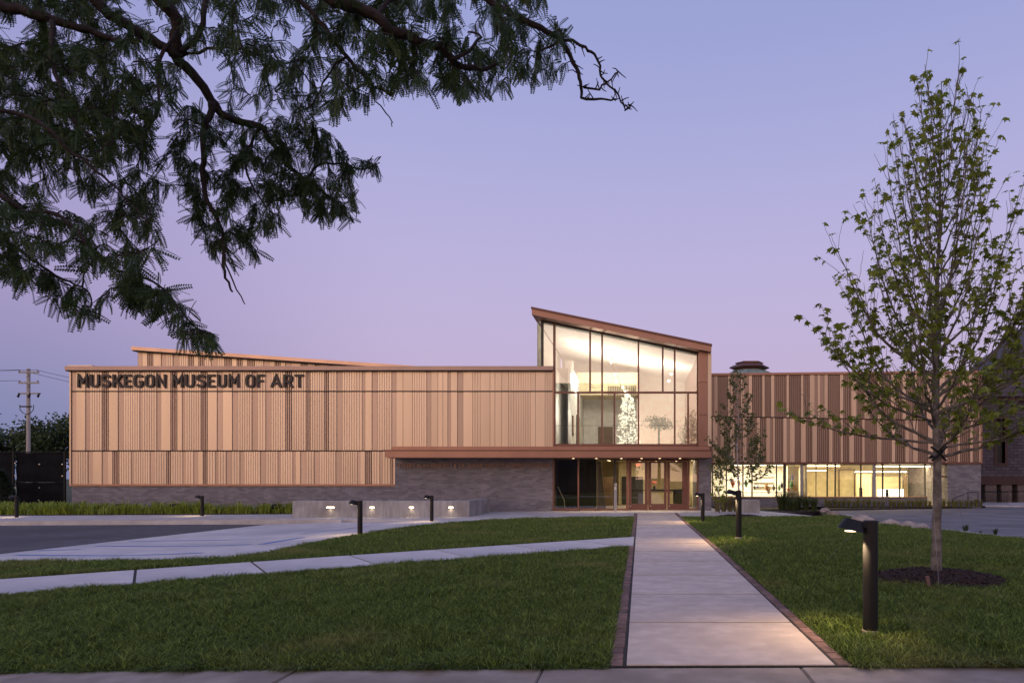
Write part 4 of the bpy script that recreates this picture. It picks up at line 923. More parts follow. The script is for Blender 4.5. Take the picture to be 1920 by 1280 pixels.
for y0, y1, pya, pyb, m_, lab in ((38.9, 39.6, 778, 815, 'picture_a', 'narrow rust painting on the white gallery wall, left one of two'), (41.4, 43.6, 777, 832, 'picture_b', 'large dark framed painting on the white gallery wall, right one of two')):
    pi_ = thing('painting', lab, 'painting', (xw, y0, Z(pyb, y0)), 'paintings on the gallery wall')
    box('canvas', m_, pi_, xw + .03, xw + .05, y0 + .08, y1 - .08, Z(pyb, y0) + .08, Z(pya, y0) - .08); box('frame', 'black_metal', pi_, xw, xw + .035, y0, y1, Z(pyb, y0), Z(pya, y0))
# lobby: desk, flowers, exit sign, stair rail
dk = thing('reception_desk', 'pale reception desk with dark top behind the entrance doors', 'desk', (X(1232, 41), 41, zb))
MB().prism([(X(1221, 41), zb), (X(1262, 41), zb), (X(1262, 41), Z(921, 41)), (X(1221, 41), Z(919, 41))], 41, 41.8).build('front', 'cream_wall', dk); box('top', 'black_metal', dk, X(1219, 41), X(1284, 41), 40.9, 41.9, Z(920, 41), Z(917, 41))
MB().box(X(1262, 41) + .01, X(1283, 41), 41.1, 41.7, zb, Z(920, 41) - .01).build('side', 'dark_room', dk)
vz = thing('flower_vase', 'dark vase of red flowers on the reception desk', 'vase', (X(1227, 41.2), 41.2, Z(917, 41)))
q = P(1227, 917, 41.2); MB().lathe([(Z(917, 41) + .002, .05), (q[2] + .12, .07), (q[2] + .2, .04)], q[0], q[1], 12).build('vase', 'black_metal', vz)
mb = MB()
for i in range(26):
    a, e = r_.uniform(0, 6.28), r_.uniform(.1, .26); c = Vector((q[0] + .16 * math.cos(a) * r_.random(), q[1] + .16 * math.sin(a), q[2] + .2 + e)); s_ = .05
    mb.add([c + Vector((s_, 0, 0)), c + Vector((0, s_, .02)), c + Vector((-s_, 0, 0)), c + Vector((0, -s_, .02)), c + Vector((0, 0, .05))], [(0, 1, 4), (1, 2, 4), (2, 3, 4), (3, 0, 4)])
mb.build('flowers', 'flower', vz)
q = P(1197, 871, 39); es = thing('exit_sign', 'small red EXIT sign hanging inside behind the left door', 'sign', q)
box('sign_box', 'white_wall', es, q[0] - .16, q[0] + .16, 39, 39.05, q[2] - .09, q[2] + .09); place_text('EXIT', q[0] - .13, q[0] + .13, q[2] - .065, q[2] + .065, 38.998, .004, 'exit_red', es)
st = thing('stair_rail', 'sloping stair with pale handrail behind the left entrance glass', 'stair', (X(1048, 37.5), 37.5, zb))
MB().tube([P(1046, 912, 37.5), P(1058, 938, 37.5), P(1059, 952, 37.5)], .03, 6).build('handrail', 'cream_wall', st)
MB().prism([(X(1043, 37.8), zb), (X(1057, 37.8), zb), (X(1057, 37.8), Z(938, 37.8)), (X(1045, 37.8), Z(912, 37.8)), (X(1043, 37.8), Z(912, 37.8))], 37.7, 38.6).build('stair_flight', 'dark_room', st)
# art room: coloured pieces hung and stood before the bright wall
cols = {'art_red': (.45, .12, .08), 'art_orange': (.50, .28, .10), 'art_blue': (.08, .16, .40), 'art_green': (.12, .28, .12), 'art_dark': (.03, .03, .035)}
for k_, c_ in cols.items(): plain(k_, c_, .6)
arts = [('butterfly', 1416, 892, 7, 'art_dark'), ('butterfly', 1421, 888, 9, 'art_dark'), ('butterfly', 1426, 885, 8, 'art_dark'), ('bird', 1438, 890.5, 6, 'art_dark'), ('bird', 1448.5, 887, 5, 'art_dark'), ('bird', 1437.5, 877.5, 6, 'art_dark'), ('bird', 1448, 878, 4, 'art_dark'),
        ('figure', 1437, 912, 11, 'art_orange'), ('figure', 1441, 918, 10, 'art_orange'), ('figure', 1451, 914, 8, 'art_dark'), ('figure', 1415, 914, 6, 'art_dark'), ('figure', 1421, 912, 5, 'art_blue'), ('figure', 1374, 905, 12, 'art_red'), ('figure', 1371, 899, 8, 'art_dark'), ('figure', 1386, 905, 7, 'art_orange'),
        ('figure', 1399, 906, 10, 'art_green'), ('figure', 1461, 914, 8, 'art_green'), ('figure', 1466, 909, 8, 'art_dark'), ('figure', 1486, 895, 7, 'art_blue'), ('figure', 1484, 908, 10, 'art_green'), ('figure', 1478, 917, 8, 'art_red'), ('figure', 1491, 916, 10, 'art_orange')]
seen = {}
for kd, px, py, sz, m_ in arts:
    y = 42.2 if kd != 'figure' else 41.2; q = P(px, py, y); s_ = sz * y / F / 2; mb = MB(); rr = random.Random(px)
    if kd == 'figure':                              # a small modelled piece standing on the sill or a shelf
        mb.lathe([(q[2] - s_ * 1.4, s_ * .5), (q[2] - s_ * 1.0, s_ * .32), (q[2] - s_ * .2, s_ * .75), (q[2] + s_ * .5, s_ * .55), (q[2] + s_ * .7, s_ * .22), (q[2] + s_ * 1.2, s_ * .36), (q[2] + s_ * 1.5, s_ * .1)], q[0], q[1], 9)
        for e in (-1, 1): mb.tube([(q[0], q[1], q[2] + s_ * .3), (q[0] + e * s_ * rr.uniform(.7, 1.1), q[1], q[2] + s_ * rr.uniform(-.2, 1.2))], [s_ * .2, s_ * .08], 5)
    else:
        for e in (-1, 1): mb.add([(q[0], y, q[2] - s_ * .2), (q[0] + e * s_, y + .02, q[2] + s_ * rr.uniform(.2, .7)), (q[0] + e * s_ * .8, y + .02, q[2] - s_ * .35), (q[0], y - .02, q[2] + s_ * .2), (q[0] + e * s_ * .3, y, q[2] - s_ * .5)], [(0, 1, 3), (0, 2, 1), (0, 4, 2)])
        mb.tube([(q[0], y, q[2] - s_ * .4), (q[0], y, q[2] + s_ * .4)], s_ * .14, 5)
        mb.tube([(q[0], y, q[2] + s_ * .4), (q[0], y, 2.41)], .004, 3)
    col = m_.split('_')[1]; key = (kd, col); nm = {'figure': 'figurine', 'butterfly': 'hanging_butterfly', 'bird': 'hanging_bird'}[kd]
    o = mb.build(nm, m_, origin=q)
    same = sorted(a[1] for a in arts if a[0] == kd and (kd != 'figure' or a[4] == m_)); k_ = same.index(px)
    od = ('leftmost', 'second from left', 'third from left', 'fourth from left')[k_] if len(same) > 1 else 'only'
    lab = {'figure': f'small {col} art figure in the lit window band, {od} of the {col} ones', 'butterfly': f'dark paper butterfly hanging in the lit window, {od} of three',
           'bird': f'small dark paper bird hanging in the lit window, {od} of four'}[kd]
    if od == 'only': lab = f'small {col} art figure in the bright art room window'
    tag(o, lab, 'ornament', f'{col} {nm.replace("_", " ").replace("butterfly", "butterflie")}s in the art room')
dkk = thing('work_table', 'white work table in the bright art room behind the window', 'table', P(1430, 925, 41.4))
box('top', 'white_wall', dkk, X(1365, 41.3), X(1500, 41.3), 41.1, 41.9, Z(922.5, 41.3), Z(921, 41.3))
for px in (1368, 1410, 1455, 1497): box('leg', 'steel', dkk, X(px, 41.3) - .03, X(px, 41.3) + .03, 41.2, 41.3, -.02, Z(922.5, 41.3) - .002)

# ================================================================== ACROSS THE STREET, BEHIND THE CAMERA (mirrored in the glass)
ob = thing('brick_house', 'dark flat-roofed building mirrored in the left of the entrance glass', 'building', (-7, -26, -.7))
MB().cbox(-12.8, -.6, -40, -26, -.8, 14.5, .5).build('wall', 'stone', ob)
MB().cbox(-13.1, -.3, -40.3, -25.7, 14.505, 15.0, .1).build('parapet', 'red_stone', ob)
for i in range(4):
    for j in range(4): box('window', 'dark_room', ob, -11.6 + i * 2.8, -10.2 + i * 2.8, -25.99, -25.9, 1.5 + j * 3.2, 3.4 + j * 3.2)

# ================================================================== PLANTS
def inside(px, py, poly):
    """which of the points lie inside the polygon"""
    c = np.zeros(len(px), bool); n = len(poly)
    for i in range(n):
        (x0, y0), (x1, y1) = poly[i], poly[(i + 1) % n]
        if y0 == y1: continue
        k = ((y0 > py) != (y1 > py)) & (px < (x1 - x0) * (py - y0) / (y1 - y0) + x0); c ^= k
    return c
def basis(d, roll, up=(0, 0, 1)):
    """frames whose y runs along d; arrays (n,3) -> (n,3,3) with columns x,y,z"""
    d = d / np.linalg.norm(d, axis=1, keepdims=True); r = np.cross(d, np.tile(up, (len(d), 1))); bad = np.linalg.norm(r, axis=1) < 1e-3; r[bad] = (1, 0, 0)
    r /= np.linalg.norm(r, axis=1, keepdims=True); n = np.cross(r, d); c, s_ = np.cos(roll)[:, None], np.sin(roll)[:, None]
    return np.stack([r * c + n * s_, d, -r * s_ + n * c], axis=2)
def foliage(parent, pos, frame, size, LV, LF, mat, nobj=300, leaf='leaf', mass='foliage'):
    """leaves from one leaf shape: the nearest ones single objects, the others one mesh"""
    pos, size = np.asarray(pos, float), np.asarray(size, float); n = len(pos)
    u = CX + pos[:, 0] / pos[:, 1] * F; v = CY - (pos[:, 2] - EYE) / pos[:, 1] * F
    big = size / pos[:, 1] * ((u > 5) & (u < 1915) & (v > 5) & (v < 1275)); order = np.argsort(-big); one = order[:nobj]; rest = order[nobj:]
    if nobj:
        me = bpy.data.meshes.new(leaf); me.from_pydata([tuple(p) for p in LV], [], [tuple(q) for fs in LF for q in fs]); me.materials.append(M[mat]); off = np.array(wl(parent))
        for i in one:
            o = bpy.data.objects.new(leaf, me); C.objects.link(o); o.parent = parent; m4 = np.eye(4); m4[:3, :3] = frame[i] * size[i]; m4[:3, 3] = pos[i] - off; o.matrix_basis = Matrix(m4)
    if len(rest):
        V = np.einsum('nij,kj->nki', frame[rest] * size[rest][:, None, None], LV) + pos[rest][:, None, :]; K = len(LV)
        Fs = [(np.asarray(fs)[None] + (np.arange(len(rest)) * K)[:, None, None]).reshape(-1, len(fs[0])) for fs in LF]
        o = numesh(mass, V.reshape(-1, 3), Fs, mat, parent); o['kind'] = 'stuff'
def crooked(pts, n, amp, rr):
    """a smooth path through the points with small kinks"""
    pts = [Vector(p) for p in pts]; out = []
    for i in range(len(pts) - 1):
        p0, p1, p2, p3 = pts[max(i - 1, 0)], pts[i], pts[i + 1], pts[min(i + 2, len(pts) - 1)]
        for k in range(n):
            t = k / n; q = .5 * ((2 * p1) + (p2 - p0) * t + (2 * p0 - 5 * p1 + 4 * p2 - p3) * t * t + (-p0 + 3 * p1 - 3 * p2 + p3) * t ** 3)
            out.append(q + (Vector((rr.gauss(0, amp), rr.gauss(0, amp), rr.gauss(0, amp))) if (i or k) else Vector((0, 0, 0))))
    out.append(pts[-1]); return out

# -- lawns: single blades, denser and finer close by
def blades(polys, rects, zf, holes):
    VV, T3, Q4 = [], [], []; base = 0
    for y0, y1, dens, hh, wd, fine in rects:
        x0, x1 = -.95 * y1 - .8, .57 * y1 + .8; n = int((x1 - x0) * (y1 - y0) * dens)
        x = rng.uniform(x0, x1, n); y = rng.uniform(y0, y1, n); ok = (x > -.95 * y - .8) & (x < .57 * y + .8)
        ip = np.zeros(n, bool)
        for p in polys: ip |= inside(x, y, p)
        ok &= ip
        for hx, hy, ra, rb in holes: ok &= ((x - hx) / ra) ** 2 + ((y - hy) / rb) ** 2 > rng.uniform(.8, 1.0, n)
        x, y = x[ok], y[ok]; n = len(x)
        # tufts: height follows two slow waves
        hgt = hh * rng.uniform(.55, 1.25, n) * (1 + .30 * np.sin(x * 3.1 + 2 * np.sin(y * 1.7)) * np.sin(y * 2.6 + x)) * (1 + .35 * np.sin(x * 13 + 3 * np.sin(y * 5.1)) * np.sin(y * 11 + 2 * np.sin(x * 4.3)))
        z = np.array([zf(a, b) for a, b in zip(x, y)]); a = rng.uniform(0, 2 * np.pi, n); le = rng.normal(0, .7, (n, 2)) * hgt[:, None]
        w_ = wd * rng.uniform(.6, 1.3, n); dx, dy = np.cos(a) * w_ / 2, np.sin(a) * w_ / 2; p = np.stack([x, y, z], 1); wv = np.stack([dx, dy, 0 * dx], 1)
        tip = p + np.concatenate([le, hgt[:, None]], 1)
        if fine:
            mid = p + np.concatenate([le * .3, hgt[:, None] * .58], 1); V = np.stack([p - wv, p + wv, mid + wv * .8, mid - wv * .8, tip], 1)
            k = base + np.arange(n)[:, None] * 5; Q4.append(k + np.array([[0, 1, 2, 3]])); T3.append(k + np.array([[3, 2, 4]])); base += n * 5
        else:
            V = np.stack([p - wv, p + wv, tip], 1); k = base + np.arange(n)[:, None] * 3; T3.append(k + np.array([[0, 1, 2]])); base += n * 3
        VV.append(V.reshape(-1, 3))
    return np.concatenate(VV), [np.concatenate(T3)] + ([np.concatenate(Q4)] if Q4 else [])
TX, TY = X(1755, 10.3), 10.3                         # the maple
BXm, BYm = gp(1386, 967)                             # the birch
zg = lambda x, y: g(x, y) - .014 + mound(x, y)
rects = [(5.78, 9, 4600, .075, .0085, True), (9, 13, 3200, .075, .010, True), (13, 20, 1700, .072, .014, False), (20, 31, 800, .07, .022, False)]
V, Fs = blades([l1, l2, l3], rects, zg, [(TX, TY, 1.0, .78), (BXm, BYm, .95, .9)])
o = numesh('grass', V, Fs, 'grass_blades'); tag(o, 'mown green grass of the lawns on both sides of the walk', 'grass', kind='stuff')
# ragged fringe hanging over the pavement and path edges
def fringe(a, b, n, hh, out):
    a, b = np.array(a), np.array(b); t = rng.uniform(0, 1, n)[:, None]; p = a + (b - a) * t + rng.normal(0, .02, (n, 2)); z = np.array([zg(x, y) for x, y in p]); hgt = hh * rng.uniform(.35, 1.25, n) * (.45 + .75 * np.clip(np.sin(t[:, 0] * 61 + 2 * np.sin(t[:, 0] * 23)) * np.sin(t[:, 0] * 37) + .45, 0, 1.3))
    le = np.array(out) * hgt[:, None] * rng.uniform(.2, 1.5, (n, 1)) + rng.normal(0, .6, (n, 2)) * hgt[:, None]; an = rng.uniform(0, 6.28, n); w_ = .0036
    wv = np.stack([np.cos(an) * w_, np.sin(an) * w_, 0 * an], 1); P0 = np.concatenate([p, z[:, None]], 1); mid = P0 + np.concatenate([le * .45, hgt[:, None] * .5], 1); tip = P0 + np.concatenate([le, hgt[:, None] * rng.uniform(.15, .85, (n, 1))], 1)
    return np.stack([P0 - wv, P0 + wv, mid + wv * .8, mid - wv * .8, tip], 1).reshape(-1, 3), n
parts_ = [fringe((-8, 5.80), (WX0 - .15, 5.80), 15000, .105, (0, -1)), fringe((WX1 + .16, 5.80), (6.5, 5.80), 9500, .115, (0, -1)), fringe((WX1 + .15, 5.9), (WX1 + .15, 26), 3000, .055, (-1, 0)), fringe((WX0 - .15, 5.9), (WX0 - .15, A0.y), 1500, .05, (1, 0)),
          fringe(tuple(A0.lerp(B0, 0)), tuple(A0.lerp(B0, .75)), 2600, .05, (-.2, .6)), fringe(tuple(A1.lerp(B1, 0)), tuple(A1.lerp(B1, .75)), 2200, .05, (.2, -.6))]
V = np.concatenate([p for p, n in parts_]); n = len(V) // 5; k = np.arange(n)[:, None] * 5
o = numesh('grass_fringe', V, [k + np.array([[0, 1, 2, 3]]), k + np.array([[3, 2, 4]])], 'grass_blades'); tag(o, 'longer grass hanging over the edges of the pavement and walks', 'grass', kind='stuff')
# -- mulch rings
def mulch_ring(cx, cy, ra, rb, hgt, n, label):
    th = thing('mulch_ring', label, 'mulch', (cx, cy, zg(cx, cy))); mb = MB(); K = 40
    prof = [(1.0, -.03), (.85, .35), (.55, .75), (.2, .95)]
    for r0, hz in prof:
        for j in range(K):
            a = 2 * math.pi * j / K; rr = r0 * (1 + .07 * math.sin(3 * a + 1) + .05 * math.sin(7 * a)); x, y = cx + ra * rr * math.cos(a), cy + rb * rr * math.sin(a); mb.v.append((x, y, zg(x, y) + hz * hgt))
    for i in range(len(prof) - 1):
        for j in range(K): mb.f.append((i * K + j, i * K + (j + 1) % K, (i + 1) * K + (j + 1) % K, (i + 1) * K + j))
    mb.f.append(tuple((len(prof) - 1) * K + j for j in range(K))); mb.build('mound', 'mulch_bed', th, True)
    a = rng.uniform(0, 2 * np.pi, n); r0 = np.sqrt(rng.uniform(0, 1.08, n)); x, y = cx + ra * r0 * np.cos(a), cy + rb * r0 * np.sin(a)
    z = np.array([zg(p, q) for p, q in zip(x, y)]) + hgt * np.interp(r0, [0, .2, .55, .85, 1, 1.1], [1, .95, .75, .35, .05, 0]) + rng.uniform(0, .018, n)
    d = rng.normal(0, 1, (n, 3)); d[:, 2] *= .35; fr = basis(d, rng.uniform(-.7, .7, n)); sz = rng.uniform(.6, 1.5, n)
    LV = np.array([(-.011, -.03, 0), (.011, -.03, .003), (.009, .03, 0), (-.009, .03, .004), (-.011, -.03, .009), (.011, -.03, .011), (.009, .03, .009), (-.009, .03, .011)])
    foliage(th, np.stack([x, y, z], 1), fr, sz, LV, [[(4, 5, 6, 7), (0, 1, 5, 4), (1, 2, 6, 5), (2, 3, 7, 6), (3, 0, 4, 7)]], 'mulch', 0, mass='bark_chips')
mulch_ring(TX, TY, 1.0, .78, .14, 3600, 'dark brown bark mulch ring round the young maple')
mulch_ring(BXm, BYm, .95, .9, .06, 500, 'dark mulch ring at the foot of the small birch')

# -- leaf shapes, y along the leaf, length about 1
MAPLE = np.array([(0, 0, 0), (.20, .02, -.03), (.50, .10, -.12), (.30, .28, -.02), (.62, .56, -.14), (.26, .55, -.02), (.14, .66, 0), (0, 1, -.16), (-.14, .66, 0), (-.26, .55, -.02), (-.62, .56, -.14), (-.30, .28, -.02), (-.50, .10, -.12), (-.20, .02, -.03), (0, .4, .05)])
MAPF = [[(14, i, i + 1) for i in range(13)] + [(14, 13, 0)]]
OVAL = np.array([(0, 0, 0), (.28, .3, -.05), (.22, .7, -.05), (0, 1, -.1), (-.22, .7, -.05), (-.28, .3, -.05)]); OVF = [[(0, 1, 2, 3), (0, 3, 4, 5)]]
lv, lf = [(-.008, 0, 0), (.008, 0, 0), (.004, 1, -.22), (-.004, 1, -.22)], [(0, 1, 2, 3)]
for i in range(11):                                  # pinnate leaf of the honey locust
    y_ = .10 + i * .085; z_ = -.22 * y_ * y_; ln = .185 * (1 - .4 * abs(i - 4.5) / 5.5)
    for s_ in (-1, 1):
        k = len(lv); dx, dy = s_ * .92, .40
        lv += [(s_ * .006, y_, z_), (s_ * .006 + dx * ln * .45 - dy * .040 * s_, y_ + dy * ln * .45 + .038, z_ - .012), (s_ * .006 + dx * ln, y_ + dy * ln, z_ - .04), (s_ * .006 + dx * ln * .5 + dy * .040 * s_, y_ + dy * ln * .5 - .040, z_ - .012)]; lf.append((k, k + 1, k + 2, k + 3))
PIN = np.array(lv); PINF = [lf]

# -- honey locust overhanging from the upper left
lo_ = thing('honey_locust', 'large dark tree with feathery leaves hanging into the upper left of the picture', 'tree', (-5.4, 3.2, -.05))
rr = random.Random(4)
MB().tube(crooked([(-5.4, 3.2, -.2), (-5.38, 3.2, .5), (-5.3, 3.25, 2.2), (-5.25, 3.2, 3.6), (-5.1, 3.3, 5.0)], 5, .012, rr), [.34] + [.26 - .0045 * i for i in range(20)], 14).build('trunk', 'bark_locust', lo_, True)
HUB = Vector((-5.1, 3.3, 5.0))
BR = [ # path in the picture, depth from, depth to, start and end radius, where it leaves the tree
 ([(268, -40), (309, 10), (330, 36), (330, 88), (335, 113), (371, 150), (397, 191), (413, 211), (443, 229), (485, 235), (510, 268), (536, 304), (572, 340), (608, 361)], 4.2, 4.7, .050, .012, [HUB, (-4.4, 3.7, 5.6)]),
 ([(155, -30), (196, 21), (227, 41), (268, 67), (315, 93), (332, 104)], 4.0, 4.25, .040, .030, [HUB, (-4.6, 3.7, 5.2)]),
 ([(-60, -5), (0, 10), (52, 23), (103, 39), (155, 54), (196, 70), (227, 80), (263, 75)], 3.7, 3.9, .040, .014, [HUB, (-4.7, 3.5, 4.9)]),
 ([(397, 191), (392, 217), (382, 248), (382, 289), (379, 335), (392, 382), (413, 428), (420, 464), (418, 495), (428, 531), (436, 547)], 4.36, 4.3, .026, .007, []),
 ([(419, 480), (423, 495), (444, 541), (459, 570)], 4.32, 4.3, .008, .004, []),
 ([(560, -60), (624, 0), (660, 11), (697, 29), (730, 55), (766, 69), (795, 82), (828, 91), (846, 113), (857, 122), (890, 126), (908, 129), (934, 120)], 3.5, 3.9, .046, .012, [HUB, (-3.4, 3.5, 5.8), (-2.4, 3.5, 5.1)]),
 ([(500, -60), (562, 0), (595, 36), (627, 77), (649, 106), (675, 135), (700, 160), (737, 179)], 3.9, 4.0, .021, .010, [HUB, (-3.6, 3.8, 5.7)]),
 ([(860, -70), (916, 0), (941, 18), (977, 36), (1014, 55), (1050, 73), (1069, 106), (1083, 135), (1090, 164), (1092, 182), (1123, 188), (1152, 186)], 4.0, 4.2, .030, .006, [HUB, (-3.2, 3.9, 6.0), (-1.9, 4.0, 5.5)]),
 ([(1050, 73), (1087, 84), (1109, 98), (1123, 117), (1127, 139), (1138, 157), (1160, 179), (1174, 204), (1182, 197)], 4.13, 4.2, .012, .005, []),
 ([(1094, 164), (1123, 166), (1141, 153), (1160, 135)], 4.19, 4.22, .009, .005, []),
 ([(1050, 75), (1030, 90), (1010, 98)], 4.13, 4.1, .011, .006, []),
 ([(-70, 410), (0, 449), (52, 480), (93, 510), (134, 531), (160, 541), (172, 570)], 3.4, 3.5, .012, .004, [(-5.25, 3.2, 3.4), (-4.4, 3.3, 3.1)]),
 ([(-60, 190), (0, 205), (77, 232), (129, 278), (170, 309), (206, 340), (232, 371), (280, 420)], 3.2, 3.4, .014, .004, [(-5.2, 3.25, 4.2), (-4.2, 3.2, 3.9)]),
 ([(-60, 340), (0, 366), (52, 397), (103, 400), (144, 433), (180, 474), (217, 505), (268, 521), (320, 557), (361, 608), (402, 632)], 3.3, 3.6, .016, .004, [(-5.25, 3.2, 3.6), (-4.4, 3.25, 3.3)]),
 ([(98, 41), (100, 98), (110, 160), (140, 230), (180, 260)], 3.75, 3.5, .018, .006, []),
 ([(340, 98), (371, 67), (382, 31), (392, -30)], 4.25, 4.3, .018, .02, []),
 ([(335, 108), (392, 93), (440, 90), (480, 100), (520, 120), (560, 115)], 4.3, 4.0, .012, .005, []),
 ([(572, 340), (600, 310), (640, 306), (680, 318), (712, 305)], 4.65, 4.8, .011, .004, []),
 ([(596, 352), (630, 380), (652, 405), (664, 418)], 4.68, 4.7, .010, .006, []),
 ([(846, 113), (880, 95), (900, 70), (878, 60)], 3.72, 3.9, .014, .006, []),
 ([(700, 29), (720, 10), (760, -10), (840, -20)], 3.6, 3.9, .014, .01, []),
 ([(485, 237), (470, 270), (460, 310), (480, 360), (500, 390)], 4.5, 4.3, .012, .005, []),
 ([(331, 60), (300, 110), (296, 150), (300, 200), (270, 250), (262, 300)], 4.2, 3.9, .014, .005, []),
 ([(649, 106), (620, 130), (600, 170), (580, 200), (548, 215)], 3.95, 4.1, .008, .004, []),
 ([(690, 150), (705, 190), (730, 220), (735, 238)], 4.0, 4.0, .006, .003, []),
]
net_p, net_r = [], []                                # points of the branch network, for twigs to start from
for path, d0, d1, r0, r1, pre in BR:
    r0, r1 = r0 * .82, r1 * .8
    pts = [P(px, py, d0 + (d1 - d0) * i / (len(path) - 1)) for i, (px, py) in enumerate(path)]
    c = crooked(pts, 3, .0045, rr); npre = 0
    if pre:
        cp = crooked([*pre, c[0]], 5, .01, rr)[:-1]; npre = len(cp); c = cp + c
    m = len(c); rad = [r0 * 1.8 + (r0 - r0 * 1.8) * i / max(1, npre) if i < npre else r0 + (r1 - r0) * (i - npre) / max(1, m - 1 - npre) for i in range(m)]
    MB().tube(c, rad, 8).build('branch', 'bark_locust', lo_, True)
    net_p += c[npre:]; net_r += rad[npre:]
sp_ = MB(); rs = random.Random(21)                  # bare spurs on the branch tip at the right
for path, d0, d1, r0, r1, pre in BR[7:10]:
    for i, (px, py) in enumerate(path):
        if px < 1040: continue
        for _ in range(3):
            j = min(i + 1, len(path) - 1); f = rs.random(); a_ = Vector(P(px + (path[j][0] - px) * f, py + (path[j][1] - py) * f, d0 + (d1 - d0) * i / (len(path) - 1)))
            d = Vector((rs.gauss(0, 1), rs.gauss(0, .7), rs.gauss(0, 1))).normalized() * rs.uniform(.015, .075); sp_.tube([a_, a_ + d * .5 + Vector((0, 0, rs.gauss(0, .006))), a_ + d], [.0042, .0034, .0022], 5)
tag(sp_.build('spurs', 'bark_locust', lo_), kind='stuff')
net = np.array([tuple(p) for p in net_p])
def proj(p): return np.stack([CX + p[..., 0] / p[..., 1] * F, CY - (p[..., 2] - EYE) / p[..., 1] * F], -1)
regions = [ # outline in the picture, number of twigs, depth range
 ([(-60, -60), (400, -60), (420, 60), (330, 130), (330, 330), (300, 440), (215, 455), (130, 380), (-60, 340)], 420, (3.7, 5.4)),
 ([(-60, 60), (220, 80), (280, 160), (290, 250), (200, 300), (-60, 280)], 185, (3.3, 4.6)),
 ([(-60, 340), (130, 380), (215, 455), (300, 430), (330, 450), (270, 490), (215, 500), (100, 470), (30, 470), (-60, 480)], 90, (3.0, 4.2)),
 ([(0, 450), (60, 490), (120, 515), (165, 540), (178, 575), (160, 610), (110, 560), (60, 540), (0, 520)], 34, (3.2, 3.8)),
 ([(205, 490), (270, 505), (330, 550), (372, 600), (412, 630), (395, 645), (350, 640), (310, 595), (250, 560), (215, 530)], 52, (3.2, 3.9)),
 ([(330, 200), (440, 200), (520, 240), (545, 300), (540, 390), (500, 440), (478, 470), (400, 480), (370, 430), (330, 390)], 180, (4.2, 5.2)),
 ([(520, 215), (590, 230), (655, 280), (670, 330), (665, 370), (650, 405), (600, 405), (560, 380), (530, 320)], 105, (4.2, 5.1)),
 ([(676, 300), (706, 288), (714, 308), (690, 318)], 5, (4.7, 4.9)),
 ([(400, -60), (700, -60), (760, 60), (800, 160), (735, 175), (690, 175), (640, 200), (600, 205), (540, 215), (440, 190), (415, 100)], 230, (3.4, 4.8)),
 ([(700, -60), (990, -60), (1045, 20), (1058, 70), (1050, 130), (1005, 150), (930, 165), (870, 180), (800, 165), (745, 100)], 210, (3.5, 4.7)),
]
tw = MB(); LP, LD, LS = [], [], []
cand = []
for poly, n, (da, db) in regions:
    xs_ = [p[0] for p in poly]; ys_2 = [p[1] for p in poly]; got = 0
    while got < n:
        a = rng.uniform(min(xs_), max(xs_), 64); b = rng.uniform(min(ys_2), max(ys_2), 64); ok = inside(a, b, poly)
        for px, py in zip(a[ok], b[ok]):
            if got < n: cand.append(P(px, py, rng.uniform(da, db))); got += 1
cand = np.array(cand)
d_ = np.array([np.min(np.linalg.norm(net - c, axis=1)) for c in cand]); cand = cand[np.argsort(d_)]
netl = [net]; 
for c in cand:
    allp = np.concatenate(netl) if len(netl) < 2 else (netl.__setitem__(slice(None), [np.concatenate(netl)]) or netl[0])
    dist = np.linalg.norm((allp - c) * np.array([1, .8, 1]), axis=1); i = int(np.argmin(dist)); s0 = allp[i]; v = c - s0; ln = np.linalg.norm(v)
    if ln > .55: v = v / ln * .55; ln = .55
    if ln < .03: continue
    e = s0 + v; mid = s0 + v * .5 + rng.normal(0, .10 * ln, 3) + np.array([0, 0, .08 * ln]); nn = 7
    t = np.linspace(0, 1, nn)[:, None]; q = (1 - t) ** 2 * s0 + 2 * t * (1 - t) * mid + t * t * e + rng.normal(0, .006, (nn, 3)) * (t > 0)
    tw.tube(q, list(np.linspace(.0042, .0018, nn)), 4, False); netl.append(q[2:])
    k = rng.integers(6, 11); f_ = rng.uniform(.22, 1.0, k); at_ = np.stack([np.interp(f_, t[:, 0], q[:, j]) for j in range(3)], 1)
    dirs = rng.normal(0, .50, (k, 3)) + v / max(ln, .01) * .35 + np.array([0, 0, -.72]); LP.append(at_); LD.append(dirs); LS.append(rng.uniform(.06, .13, k))
tag(tw.build('twigs', 'bark_locust', lo_), kind='stuff')
LP, LD, LS = np.concatenate(LP), np.concatenate(LD), np.concatenate(LS)
foliage(lo_, LP, basis(LD, rng.uniform(-1.2, 1.2, len(LP))), LS, PIN, PINF, 'locust_leaf', 300)

